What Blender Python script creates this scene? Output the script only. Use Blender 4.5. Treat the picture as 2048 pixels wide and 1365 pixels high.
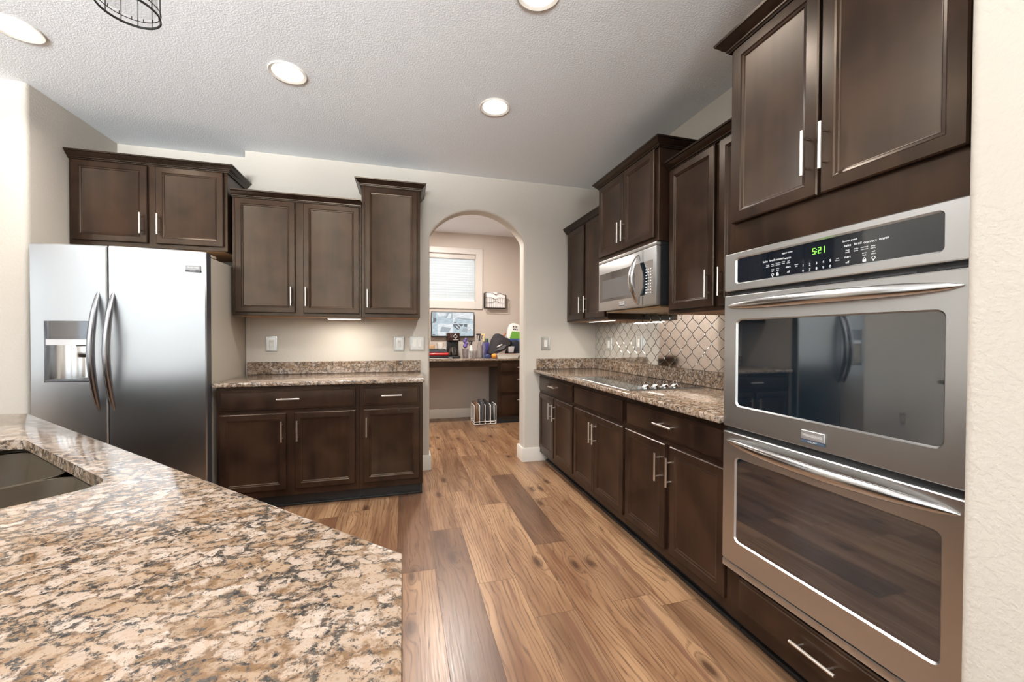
import bpy, bmesh, math, random
from mathutils import Vector, Matrix
random.seed(7)
PI = math.pi
for _o in list(bpy.data.objects):
    bpy.data.objects.remove(_o, do_unlink=True)
SC = bpy.context.scene
COL = SC.collection

# ------------------------------------------------------------------ camera
cd = bpy.data.cameras.new('camera'); cam = bpy.data.objects.new('camera', cd); COL.objects.link(cam)
cd.sensor_fit = 'HORIZONTAL'; cd.sensor_width = 36.0; cd.lens = 13.965
cd.clip_start = 0.02; cd.clip_end = 200
YAW, PITCH, ROLL = 0.2679, -0.0124, 0.0036
fw = Vector((math.sin(YAW) * math.cos(PITCH), math.cos(YAW) * math.cos(PITCH), math.sin(PITCH)))
r0 = Vector((math.cos(YAW), -math.sin(YAW), 0)); u0 = r0.cross(fw)
rr = r0 * math.cos(ROLL) + u0 * math.sin(ROLL); uu = u0 * math.cos(ROLL) - r0 * math.sin(ROLL)
M = Matrix((rr, uu, -fw)).transposed().to_4x4(); M.translation = Vector((0, 0, 1.2405))
cam.matrix_world = M
SC.camera = cam

# ------------------------------------------------------------------ light and exposure
SC.view_settings.view_transform = 'Standard'; SC.view_settings.look = 'None'
SC.view_settings.exposure = 0.10; SC.view_settings.gamma = 1.0
SC.view_settings.use_curve_mapping = False
SC.cycles.use_denoising = True
SC.cycles.max_bounces = 10; SC.cycles.diffuse_bounces = 5; SC.cycles.glossy_bounces = 5
SC.cycles.transmission_bounces = 6; SC.cycles.transparent_max_bounces = 12
SC.cycles.sample_clamp_indirect = 6.0; SC.cycles.sample_clamp_direct = 0
SC.cycles.caustics_reflective = False; SC.cycles.caustics_refractive = False
W = bpy.data.worlds.new('world'); SC.world = W; W.use_nodes = True
_bg = W.node_tree.nodes['Background']
_bg.inputs[0].default_value = (0.80, 0.90, 1.0, 1); _bg.inputs[1].default_value = 1.0

def area(name, loc, rot, sx, sy, power, col=(1, 1, 1), shape='RECTANGLE', spread=None):
    l = bpy.data.lights.new(name, 'AREA'); l.shape = shape; l.size = sx; l.size_y = sy
    l.energy = power; l.color = col
    if spread: l.spread = spread
    o = bpy.data.objects.new(name, l); COL.objects.link(o); o.location = loc; o.rotation_euler = rot
    o['kind'] = 'helper'
    return o
DAY = (0.93, 0.97, 1.0)
# daylight through the four windows of the room behind the camera: sky light; the tilted uplights are added to brighten the ceiling
UP = math.radians(36)
for nm, loc, rz, w in (('rear', (-4.3, -5.16, 1.45), 0, 2.2), ('rear', (-1.3, -5.16, 1.45), 0, 2.2), ('side', (-6.16, -2.6, 1.45), -PI / 2, 2.2), ('side', (-6.16, 1.1, 1.45), -PI / 2, 1.7)):
    g = 0.05 if loc[1] > 0 else (0.5 if nm == 'side' else (0.60 if loc[0] < -3 else 1.5))
    area('window_daylight_' + nm, loc, (PI / 2, 0, rz), w, 1.9, 24 * w / 2.2, DAY)
    area('added_ceiling_uplight_' + nm, loc, (PI / 2 + UP, 0, rz), w, 1.7, 480 * g * w / 2.2, DAY, 'RECTANGLE', math.radians(64))
# daylight through the window of the small room beyond the arch
area('window_daylight_nook', (0.65, 6.30, 2.12), (-PI / 2, 0, 0), 0.95, 0.75, 2.2, DAY)
CAN_W = 12

# ------------------------------------------------------------------ materials
def newmat(name):
    m = bpy.data.materials.new(name); m.use_nodes = True
    nt = m.node_tree; b = nt.nodes['Principled BSDF']
    return m, nt, b
def nd(nt, t, **kw):
    n = nt.nodes.new(t)
    for k, v in kw.items():
        if k in n.bl_rna.properties: setattr(n, k, v)
        else: n.inputs[k.replace('_', ' ')].default_value = v
    return n
def lk(nt, a, b): nt.links.new(a, b)
def rgb(c): return (c[0], c[1], c[2], 1)
def plain(name, col, rough=0.5, metal=0.0, **kw):
    m, nt, b = newmat(name)
    b.inputs['Base Color'].default_value = rgb(col); b.inputs['Roughness'].default_value = rough
    b.inputs['Metallic'].default_value = metal
    for k, v in kw.items(): b.inputs[k.replace('_', ' ')].default_value = v
    return m
def coord(nt, scale=(1, 1, 1), kind='Object'):
    tc = nd(nt, 'ShaderNodeTexCoord'); mp = nd(nt, 'ShaderNodeMapping')
    mp.inputs['Scale'].default_value = scale
    lk(nt, tc.outputs[kind], mp.inputs['Vector']); return mp.outputs['Vector']
def ramp(nt, fac, stops, interp='LINEAR'):
    r = nd(nt, 'ShaderNodeValToRGB'); e = r.color_ramp.elements; r.color_ramp.interpolation = interp
    while len(e) < len(stops): e.new(0.5)
    for i, (p, c) in enumerate(stops):
        e[i].position = p; e[i].color = rgb(c) if not isinstance(c, (int, float)) else (c, c, c, 1)
    lk(nt, fac, r.inputs[0]); return r.outputs[0]
def math_(nt, op, a, b=None, c=None):
    n = nd(nt, 'ShaderNodeMath', operation=op)
    for i, v in enumerate((a, b, c)):
        if v is None: continue
        if isinstance(v, (int, float)): n.inputs[i].default_value = v
        else: lk(nt, v, n.inputs[i])
    return n.outputs[0]
def mixc(nt, fac, a, b, blend='MIX'):
    n = nd(nt, 'ShaderNodeMix', data_type='RGBA', blend_type=blend)
    for i, v in ((0, fac), (6, a), (7, b)):
        if isinstance(v, (int, float)): n.inputs[i].default_value = v
        elif isinstance(v, tuple): n.inputs[i].default_value = rgb(v)
        else: lk(nt, v, n.inputs[i])
    return n.outputs[2]
def noise(nt, vec, scale, detail=3, rough=0.5, dist=0.0):
    n = nd(nt, 'ShaderNodeTexNoise'); n.inputs['Scale'].default_value = scale
    n.inputs['Detail'].default_value = detail; n.inputs['Roughness'].default_value = rough
    n.inputs['Distortion'].default_value = dist
    if vec is not None: lk(nt, vec, n.inputs['Vector'])
    return n
def bump(nt, b, h, strength, dist=0.01):
    n = nd(nt, 'ShaderNodeBump'); n.inputs['Strength'].default_value = strength
    n.inputs['Distance'].default_value = dist
    lk(nt, h, n.inputs['Height']); lk(nt, n.outputs[0], b.inputs['Normal']); return n

def paint(name, col, sc, st, rough=0.75):
    m, nt, b = newmat(name)
    v = coord(nt); n = noise(nt, v, sc, 3, 0.55)
    h = ramp(nt, n.outputs['Fac'], [(0.42, 0.0), (0.60, 1.0)])
    b.inputs['Base Color'].default_value = rgb(col); b.inputs['Roughness'].default_value = rough
    bump(nt, b, h, st, 0.004); return m
M_WALL = paint('cream_wall_paint', (0.56, 0.51, 0.445), 85, 0.16)
M_CEIL = paint('ceiling_paint', (0.83, 0.858, 0.892), 110, 0.28, 0.9)
M_NOOKWALL = paint('taupe_wall_paint', (0.50, 0.432, 0.378), 60, 0.12)
M_NOOKCEIL = paint('nook_ceiling_paint', (0.80, 0.815, 0.86), 60, 0.2)
M_TRIM = plain('white_trim_paint', (0.74, 0.69, 0.62), 0.4)
M_WINTRIM = plain('window_trim_paint', (0.57, 0.52, 0.48), 0.4)

def wood_dark(name, a, b_, rough):
    m, nt, b = newmat(name)
    n1 = noise(nt, coord(nt), 6.0, 2, 0.5)
    n2 = noise(nt, coord(nt, (26, 26, 2.2)), 1.0, 1, 0.5)
    f = math_(nt, 'ADD', math_(nt, 'MULTIPLY', n1.outputs['Fac'], 0.7), math_(nt, 'MULTIPLY', n2.outputs['Fac'], 0.3))
    c = ramp(nt, f, [(0.30, a), (0.70, b_)], 'EASE')
    lk(nt, c, b.inputs['Base Color']); b.inputs['Roughness'].default_value = rough
    b.inputs['Specular IOR Level'].default_value = 0.31
    b.inputs['Specular Tint'].default_value = rgb((1.0, 0.78, 0.58))
    return m
M_WOOD = wood_dark('espresso_cabinet_wood', (0.0110, 0.0057, 0.0039), (0.033, 0.0160, 0.0094), 0.29)
M_CROWN = wood_dark('espresso_crown_wood', (0.008, 0.0048, 0.0035), (0.018, 0.0095, 0.0065), 0.27)
M_TOE = plain('black_toe_kick', (0.010, 0.009, 0.009), 0.45)
M_RAWWOOD = plain('raw_cabinet_underside', (0.42, 0.24, 0.11), 0.6)

def steel(name, col, rough, aniso=0.0):
    m, nt, b = newmat(name)
    n = noise(nt, coord(nt), 3.0, 2, 0.5)
    b.inputs['Base Color'].default_value = rgb(col); b.inputs['Metallic'].default_value = 1.0
    r_ = ramp(nt, n.outputs['Fac'], [(0.3, rough - 0.015), (0.7, rough + 0.02)]); lk(nt, r_, b.inputs['Roughness'])
    if aniso:
        b.inputs['Anisotropic'].default_value = aniso
        tg = nd(nt, 'ShaderNodeTangent'); tg.direction_type = 'RADIAL'; tg.axis = 'Z'; lk(nt, tg.outputs[0], b.inputs['Tangent'])
    return m
M_STEEL = steel('brushed_stainless_steel', (0.62, 0.612, 0.60), 0.34, 0.65)
M_FRIDGE = steel('fridge_stainless_steel', (0.50, 0.505, 0.515), 0.30, 0.6)
M_HANDLE = plain('polished_steel_handle', (0.60, 0.59, 0.58), 0.20, 1.0)
M_FHANDLE = plain('fridge_handle_steel', (0.34, 0.34, 0.355), 0.25, 1.0)
M_NICKEL = plain('brushed_nickel_pull', (0.78, 0.72, 0.66), 0.30, 1.0)
M_CHROME = plain('chrome', (0.85, 0.85, 0.85), 0.07, 1.0)
M_BLACKGLASS = plain('black_oven_glass', (0.004, 0.009, 0.014), 0.03, 0.0, IOR=2.5)
M_CTGLASS = plain('cooktop_glass', (0.012, 0.013, 0.013), 0.04, 0.0, IOR=1.9)
M_DISPGLASS = plain('control_panel_glass', (0.006, 0.009, 0.014), 0.04, 0.0, IOR=1.75)
M_BLACKPL = plain('black_plastic', (0.012, 0.012, 0.013), 0.4)
M_DARKGREY = plain('dark_grey_plastic', (0.05, 0.05, 0.055), 0.45)
M_FRSIDE = plain('fridge_side_panel', (0.36, 0.315, 0.26), 0.5)
M_WHITEPL = plain('white_plastic', (0.80, 0.78, 0.74), 0.35)
M_PEWTER = plain('pewter_switch_plate', (0.58, 0.56, 0.53), 0.32, 0.9)
M_BRONZE = plain('black_bronze_metal', (0.015, 0.014, 0.013), 0.45, 0.6)
M_BADGE = plain('badge_silver', (0.70, 0.69, 0.70), 0.3, 0.8)
M_BADGEGREY = plain('badge_grey', (0.30, 0.30, 0.31), 0.45)
M_BADGEBLUE = plain('badge_dark_band', (0.05, 0.07, 0.10), 0.3)
M_LEGEND = plain('white_print', (0.8, 0.8, 0.8), 0.5, Emission_Color=(1, 1, 1, 1), Emission_Strength=0.25)
def emis(name, col, st):
    m, nt, b = newmat(name); b.inputs['Base Color'].default_value = rgb((0.02, 0.02, 0.02))
    b.inputs['Emission Color'].default_value = rgb(col); b.inputs['Emission Strength'].default_value = st; return m
M_CLOCK = emis('green_clock_digits', (0.25, 1.0, 0.05), 1.6)
M_LENS = emis('lamp_lens', (1.0, 0.985, 0.95), 9.0)
M_LED = emis('led_strip', (1.0, 0.96, 0.88), 6.0)
M_SINK = plain('bronze_composite_sink', (0.055, 0.041, 0.027), 0.55, 0.0, Specular_IOR_Level=0.12)

def thinglass(name, tint, refl=0.12, rough=0.02):
    m, nt, b = newmat(name)
    out = nt.nodes['Material Output']
    tr = nd(nt, 'ShaderNodeBsdfTransparent'); tr.inputs[0].default_value = rgb(tint)
    gl = nd(nt, 'ShaderNodeBsdfGlossy'); gl.inputs['Roughness'].default_value = rough
    mx = nd(nt, 'ShaderNodeMixShader'); mx.inputs[0].default_value = refl
    lk(nt, tr.outputs[0], mx.inputs[1]); lk(nt, gl.outputs[0], mx.inputs[2]); lk(nt, mx.outputs[0], out.inputs['Surface'])
    nt.nodes.remove(b); return m
M_PANE = thinglass('window_pane_glass', (0.96, 0.98, 0.98), 0.06)
M_CLEAR = thinglass('clear_plastic', (0.86, 0.85, 0.86), 0.16, 0.12)
M_CLEARGLASS = thinglass('clear_lamp_glass', (0.94, 0.94, 0.94), 0.10, 0.05)
M_COFFEEGLASS = thinglass('coffee_pot_glass', (0.55, 0.45, 0.42), 0.2)

def mirror_mat():
    m, nt, b = newmat('antique_mirror_tile')
    v = coord(nt); n = noise(nt, v, 14, 3, 0.6)
    c = ramp(nt, n.outputs['Fac'], [(0.3, (0.80, 0.79, 0.77)), (0.7, (0.92, 0.92, 0.90))])
    lk(nt, c, b.inputs['Base Color']); b.inputs['Metallic'].default_value = 1.0; b.inputs['Roughness'].default_value = 0.055
    return m
M_MIRROR = mirror_mat()
M_GROUT = plain('tile_grout', (0.10, 0.095, 0.09), 0.35, 0.4)

def granite():
    m, nt, b = newmat('speckled_granite')
    v = coord(nt)
    def warp(sc, amt):
        dn = noise(nt, v, sc, 4, 0.65)
        sub = nd(nt, 'ShaderNodeVectorMath', operation='SUBTRACT'); lk(nt, dn.outputs['Color'], sub.inputs[0]); sub.inputs[1].default_value = (0.5, 0.5, 0.5)
        scl = nd(nt, 'ShaderNodeVectorMath', operation='SCALE'); lk(nt, sub.outputs[0], scl.inputs[0]); scl.inputs['Scale'].default_value = amt
        add = nd(nt, 'ShaderNodeVectorMath', operation='ADD'); lk(nt, v, add.inputs[0]); lk(nt, scl.outputs[0], add.inputs[1])
        mp = nd(nt, 'ShaderNodeMapping'); mp.inputs['Rotation'].default_value = (0, 0, 0.6); mp.inputs['Scale'].default_value = (0.82, 1.18, 1)
        lk(nt, add.outputs[0], mp.inputs['Vector']); return mp.outputs['Vector']
    w = warp(38, 0.030)
    vo = nd(nt, 'ShaderNodeTexVoronoi'); vo.inputs['Scale'].default_value = 37; lk(nt, w, vo.inputs['Vector'])
    ve = nd(nt, 'ShaderNodeTexVoronoi', feature='DISTANCE_TO_EDGE'); ve.inputs['Scale'].default_value = 37; lk(nt, w, ve.inputs['Vector'])
    sep = nd(nt, 'ShaderNodeSeparateColor'); lk(nt, vo.outputs['Color'], sep.inputs[0])
    base = ramp(nt, sep.outputs[0], [(0.0, (0.245, 0.172, 0.116)), (0.25, (0.315, 0.238, 0.176)), (0.5, (0.355, 0.282, 0.228)), (0.75, (0.415, 0.348, 0.295)), (1.0, (0.27, 0.188, 0.127))])
    fine = noise(nt, v, 120, 4, 0.65)
    base = mixc(nt, math_(nt, 'MULTIPLY', ramp(nt, fine.outputs['Fac'], [(0.42, 0.0), (0.66, 1.0)]), 0.55), base, (0.30, 0.19, 0.115))
    edge = ramp(nt, ve.outputs['Distance'], [(0.01, 1.0), (0.24, 0.0)])
    # golden brown stain between the crystals
    g1 = noise(nt, w, 44, 5, 0.72)
    g0 = noise(nt, v, 7, 2, 0.5)
    gm = ramp(nt, math_(nt, 'ADD', math_(nt, 'ADD', g1.outputs['Fac'], math_(nt, 'MULTIPLY', edge, 0.13)), math_(nt, 'MULTIPLY', math_(nt, 'SUBTRACT', g0.outputs['Fac'], 0.5), 0.25)), [(0.53, 0.0), (0.70, 1.0)])
    c1 = mixc(nt, math_(nt, 'MULTIPLY', gm, 0.9), base, (0.135, 0.073, 0.032))
    # dark mineral specks, clustered along the crystal borders
    d1 = noise(nt, w, 122, 5, 0.70)
    d0 = noise(nt, v, 19, 3, 0.6)
    th = math_(nt, 'ADD', d1.outputs['Fac'], math_(nt, 'ADD', math_(nt, 'MULTIPLY', edge, 0.15), math_(nt, 'MULTIPLY', math_(nt, 'SUBTRACT', d0.outputs['Fac'], 0.5), 0.40)))
    dm = ramp(nt, th, [(0.592, 0.0), (0.680, 1.0)])
    dn2 = noise(nt, v, 170, 2, 0.5)
    dcol = ramp(nt, dn2.outputs['Fac'], [(0.35, (0.022, 0.021, 0.021)), (0.65, (0.080, 0.066, 0.053))])
    c2 = mixc(nt, dm, c1, dcol)
    f1 = noise(nt, v, 260, 2, 0.5)
    fm = ramp(nt, f1.outputs['Fac'], [(0.62, 0.0), (0.69, 0.8)])
    c3 = mixc(nt, fm, c2, (0.075, 0.045, 0.028))
    lk(nt, c3, b.inputs['Base Color']); b.inputs['Roughness'].default_value = 0.10
    b.inputs['Specular IOR Level'].default_value = 0.5
    return m
M_GRANITE = granite()

def floor_mat():
    m, nt, b = newmat('hickory_plank_laminate')
    uv = nd(nt, 'ShaderNodeUVMap'); uv.uv_map = 'plank'
    sp = nd(nt, 'ShaderNodeSeparateXYZ'); lk(nt, uv.outputs[0], sp.inputs[0])
    u, v = sp.outputs[0], sp.outputs[1]
    def vec(su, sv):
        c = nd(nt, 'ShaderNodeCombineXYZ'); lk(nt, math_(nt, 'MULTIPLY', u, su), c.inputs[0]); lk(nt, math_(nt, 'MULTIPLY', v, sv), c.inputs[1]); return c.outputs[0]
    at = nd(nt, 'ShaderNodeAttribute'); at.attribute_name = 'tone'
    st = nd(nt, 'ShaderNodeSeparateColor'); lk(nt, at.outputs['Color'], st.inputs[0])
    tone = st.outputs[0]
    # knots
    kv = nd(nt, 'ShaderNodeTexVoronoi', voronoi_dimensions='2D'); kv.inputs['Scale'].default_value = 1.0; kv.inputs['Randomness'].default_value = 0.9
    kvec = vec(2.4, 6.5); lk(nt, kvec, kv.inputs['Vector'])
    ks = nd(nt, 'ShaderNodeSeparateColor'); lk(nt, kv.outputs['Color'], ks.inputs[0])
    on = ramp(nt, ks.outputs[0], [(0.64, 0.0), (0.67, 1.0)])
    kd = kv.outputs['Distance']
    kinf = math_(nt, 'MULTIPLY', on, ramp(nt, kd, [(0.0, 1.0), (0.38, 0.0)], 'EASE'))
    kspot = math_(nt, 'MULTIPLY', on, ramp(nt, kd, [(0.05, 1.0), (0.20, 0.0)]))
    # rings
    n1 = noise(nt, vec(1.5, 8), 1.0, 3, 0.5)
    n0 = noise(nt, vec(0.5, 3), 1.0, 2, 0.5)
    ph = math_(nt, 'ADD', math_(nt, 'MULTIPLY', v, 40), math_(nt, 'ADD', math_(nt, 'MULTIPLY', n1.outputs['Fac'], 5.5), math_(nt, 'ADD', math_(nt, 'MULTIPLY', n0.outputs['Fac'], 9.0), math_(nt, 'MULTIPLY', kinf, 2.2))))
    s1 = math_(nt, 'ADD', math_(nt, 'MULTIPLY', math_(nt, 'SINE', math_(nt, 'MULTIPLY', ph, 6.2832)), 0.5), 0.5)
    line = ramp(nt, s1, [(0.66, 0.0), (0.98, 1.0)])
    fib = noise(nt, vec(5, 170), 1.0, 3, 0.6)
    line2 = math_(nt, 'MULTIPLY', line, ramp(nt, fib.outputs['Fac'], [(0.35, 0.10), (0.65, 1.0)]))
    big = noise(nt, vec(1.0, 7), 1.0, 3, 0.6)
    bm = ramp(nt, big.outputs['Fac'], [(0.38, 0.0), (0.66, 1.0)])
    light = mixc(nt, bm, (0.385, 0.228, 0.122), (0.165, 0.076, 0.036))
    dark = mixc(nt, bm, (0.120, 0.060, 0.036), (0.050, 0.025, 0.016))
    base = mixc(nt, tone, light, dark)
    c = mixc(nt, math_(nt, 'MULTIPLY', fib.outputs['Fac'], 0.22), base, (0.20, 0.095, 0.045))
    c = mixc(nt, math_(nt, 'MULTIPLY', line2, 0.82), c, (0.075, 0.033, 0.016))
    streak = noise(nt, vec(0.9, 17), 1.0, 2, 0.5)
    sm = ramp(nt, streak.outputs['Fac'], [(0.60, 0.0), (0.68, 0.80)])
    c = mixc(nt, sm, c, (0.145, 0.068, 0.038))
    c = mixc(nt, math_(nt, 'MULTIPLY', kspot, 0.88), c, (0.060, 0.026, 0.014))
    lk(nt, c, b.inputs['Base Color'])
    rg = ramp(nt, fib.outputs['Fac'], [(0.3, 0.27), (0.7, 0.38)]); lk(nt, rg, b.inputs['Roughness'])
    bump(nt, b, fib.outputs['Fac'], 0.06, 0.002)
    return m
M_FLOOR = floor_mat()
M_SEAM = plain('plank_seam', (0.09, 0.045, 0.022), 0.6)

# ------------------------------------------------------------------ mesh building
ORG = {}
class MB:
    def __init__(self, F=None):
        self.bm = bmesh.new(); self.F = F or (lambda a, d, z: Vector((a, d, z))); self.mats = []; self.mi = 0
    def mat(self, m):
        if m not in self.mats: self.mats.append(m)
        self.mi = self.mats.index(m); return self
    def v(self, a, d, z): return self.bm.verts.new(self.F(a, d, z))
    def f(self, vs):
        try: fc = self.bm.faces.new(vs)
        except ValueError: return None
        fc.material_index = self.mi; return fc
    def box(self, a0, a1, d0, d1, z0, z1, bev=0.0, seg=2):
        vs = [self.v(a, d, z) for z in (z0, z1) for (a, d) in ((a0, d0), (a1, d0), (a1, d1), (a0, d1))]
        fs = [self.f([vs[i] for i in q]) for q in ((0, 1, 2, 3), (4, 5, 6, 7), (0, 1, 5, 4), (1, 2, 6, 5), (2, 3, 7, 6), (3, 0, 4, 7))]
        if bev > 0:
            es = list({e for f in fs for e in f.edges})
            r = bmesh.ops.bevel(self.bm, geom=es, offset=bev, segments=seg, profile=0.5, affect='EDGES')
            for f in r['faces']: f.material_index = self.mi
        return self
    def rings(self, rects, cap0=True, cap1=True):
        """rects: list of lists of (a,d,z) of the same count; bridge them in order"""
        prev = None; first = None
        for rc in rects:
            cur = [self.v(*p) for p in rc]
            if prev:
                n = len(cur)
                for i in range(n): self.f([prev[i], prev[(i + 1) % n], cur[(i + 1) % n], cur[i]])
            else: first = cur
            prev = cur
        if cap0: self.f(list(reversed(first)))
        if cap1: self.f(prev)
        return self
    def panel(self, a0, a1, z0, z1, prof, cap0=True):
        """prof: (inset, depth) rings of a rectangle in the a-z plane"""
        return self.rings([[(a0 + i, d, z0 + i), (a1 - i, d, z0 + i), (a1 - i, d, z1 - i), (a0 + i, d, z1 - i)] for i, d in prof], cap0)
    def prism(self, poly, lo, hi, axis='z', bev=0.0, seg=3, sel=None):
        def P(p, t): return (p[0], p[1], t) if axis == 'z' else ((p[0], t, p[1]) if axis == 'd' else (t, p[0], p[1]))
        n = len(poly); A = [self.v(*P(p, lo)) for p in poly]; B = [self.v(*P(p, hi)) for p in poly]
        fs = [self.f(list(reversed(A))), self.f(B)] + [self.f([A[i], A[(i + 1) % n], B[(i + 1) % n], B[i]]) for i in range(n)]
        if bev > 0:
            es = list({e for f in fs if f for e in f.edges})
            if sel: es = [e for e in es if sel(e)]
            r = bmesh.ops.bevel(self.bm, geom=es, offset=bev, segments=seg, profile=0.5, affect='EDGES')
            for f in r['faces']: f.material_index = self.mi
        return self
    def tube(self, pts, rad, n=8, ref=(0, 0, 1), closed=False, caps=True):
        """rad: number or function t -> (r_along_ref, r_across); built in local coords"""
        P = [Vector(p) for p in pts]; N = len(P); R = []
        for i, p in enumerate(P):
            if closed: T = P[(i + 1) % N] - P[i - 1]
            else: T = P[min(i + 1, N - 1)] - P[max(i - 1, 0)]
            T.normalize(); rv = Vector(ref)
            if abs(T.dot(rv)) > 0.98: rv = Vector((1, 0, 0)) if abs(T.x) < 0.9 else Vector((0, 1, 0))
            A = (rv - T * rv.dot(T)).normalized(); B = T.cross(A)
            t = i / max(1, N - 1)
            ra, rb = (rad(t) if callable(rad) else (rad, rad))
            R.append([tuple(p + A * (ra * math.cos(2 * PI * k / n)) + B * (rb * math.sin(2 * PI * k / n))) for k in range(n)])
        if closed: R.append(R[0])
        if closed:
            vs = [[self.v(*q) for q in r] for r in R[:-1]]; vs.append(vs[0])
            for i in range(N):
                for k in range(n): self.f([vs[i][k], vs[i][(k + 1) % n], vs[i + 1][(k + 1) % n], vs[i + 1][k]])
            return self
        return self.rings(R, caps, caps)
    def cyl(self, p0, p1, r0, r1=None, n=16):
        r1 = r0 if r1 is None else r1
        return self.tube([p0, p1], lambda t: ((r0, r0) if t < 0.5 else (r1, r1)), n)
    def lathe(self, prof, c, n=24, axis='z', cap=True):
        R = []
        for r, h in prof:
            ring = []
            for k in range(n):
                x, y = r * math.cos(2 * PI * k / n), r * math.sin(2 * PI * k / n)
                ring.append((c[0] + x, c[1] + y, c[2] + h) if axis == 'z' else ((c[0] + x, c[1] + h, c[2] + y) if axis == 'd' else (c[0] + h, c[1] + x, c[2] + y)))
            R.append(ring)
        return self.rings(R, cap, cap)
    def ball(self, c, r, n=20, m=12, sq=1.0):
        return self.lathe([(max(r * math.sin(PI * k / m), 0.0004), -r * sq * math.cos(PI * k / m)) for k in range(m + 1)], c, n)
    def text(self, s, size, a, z, d, align='CENTER', ysc=1.0):
        cu = bpy.data.curves.new('t', 'FONT'); cu.body = s; cu.size = size; cu.align_x = align; cu.align_y = 'CENTER'
        cu.resolution_u = 2
        o = bpy.data.objects.new('t', cu); COL.objects.link(o)
        me = o.to_mesh()
        vs = [self.v(a + q.co.x, d, z + q.co.y * ysc) for q in me.vertices]
        for p in me.polygons: self.f([vs[i] for i in p.vertices])
        o.to_mesh_clear(); bpy.data.objects.remove(o); bpy.data.curves.remove(cu)
        return self
    def build(self, name, m=None, parent=None, org=None, smooth=35, recalc=True):
        bm = self.bm
        if recalc: bmesh.ops.recalc_face_normals(bm, faces=bm.faces)
        if parent is not None: o_ = ORG[parent.name]
        elif org is not None: o_ = Vector(org)
        else:
            xs = [v.co for v in bm.verts]
            mn = [min(c[i] for c in xs) for i in range(3)]; mx = [max(c[i] for c in xs) for i in range(3)]
            o_ = Vector(((mn[0] + mx[0]) / 2, (mn[1] + mx[1]) / 2, mn[2]))
        for v in bm.verts: v.co -= o_
        me = bpy.data.meshes.new(name); bm.to_mesh(me); bm.free()
        for mm in (self.mats or [m]): me.materials.append(mm)
        if smooth:
            for p in me.polygons: p.use_smooth = True
            me.set_sharp_from_angle(angle=math.radians(smooth))
        ob = bpy.data.objects.new(name, me); COL.objects.link(ob)
        if parent is not None: ob.parent = parent
        else: ob.location = o_
        ORG[ob.name] = o_
        return ob

def FA(O, R, N):
    O, R, N = Vector(O), Vector(R), Vector(N)
    return lambda a, d, z: O + R * a + N * d + Vector((0, 0, z))
def face_back(Y): return FA((0, Y, 0), (1, 0, 0), (0, -1, 0))      # cabinet fronts on the back wall, a = X
def face_right(X): return FA((X, 0, 0), (0, -1, 0), (-1, 0, 0))    # fronts on the right wall, a = -Y

def tag(o, label, cat, group=None):
    o['label'] = label; o['category'] = cat
    if group: o['group'] = group
    return o
def thing(name, loc, label, cat, group=None):
    o = bpy.data.objects.new(name, None); COL.objects.link(o); o.location = loc; o.empty_display_size = 0.1
    ORG[o.name] = Vector(loc)
    return tag(o, label, cat, group)
def struct(o):
    o['kind'] = 'structure'; return o
def copy_thing(o, delta, label):
    def rec(src, par):
        c = src.copy(); COL.objects.link(c)
        if par: c.parent = par
        for ch in src.children: rec(ch, c)
        return c
    c = rec(o, None); c.location = Vector(o.location) + Vector(delta); c['label'] = label
    return c

# ------------------------------------------------------------------ the room
ZC = 2.755; YB = 3.742; XR = 1.923
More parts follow.
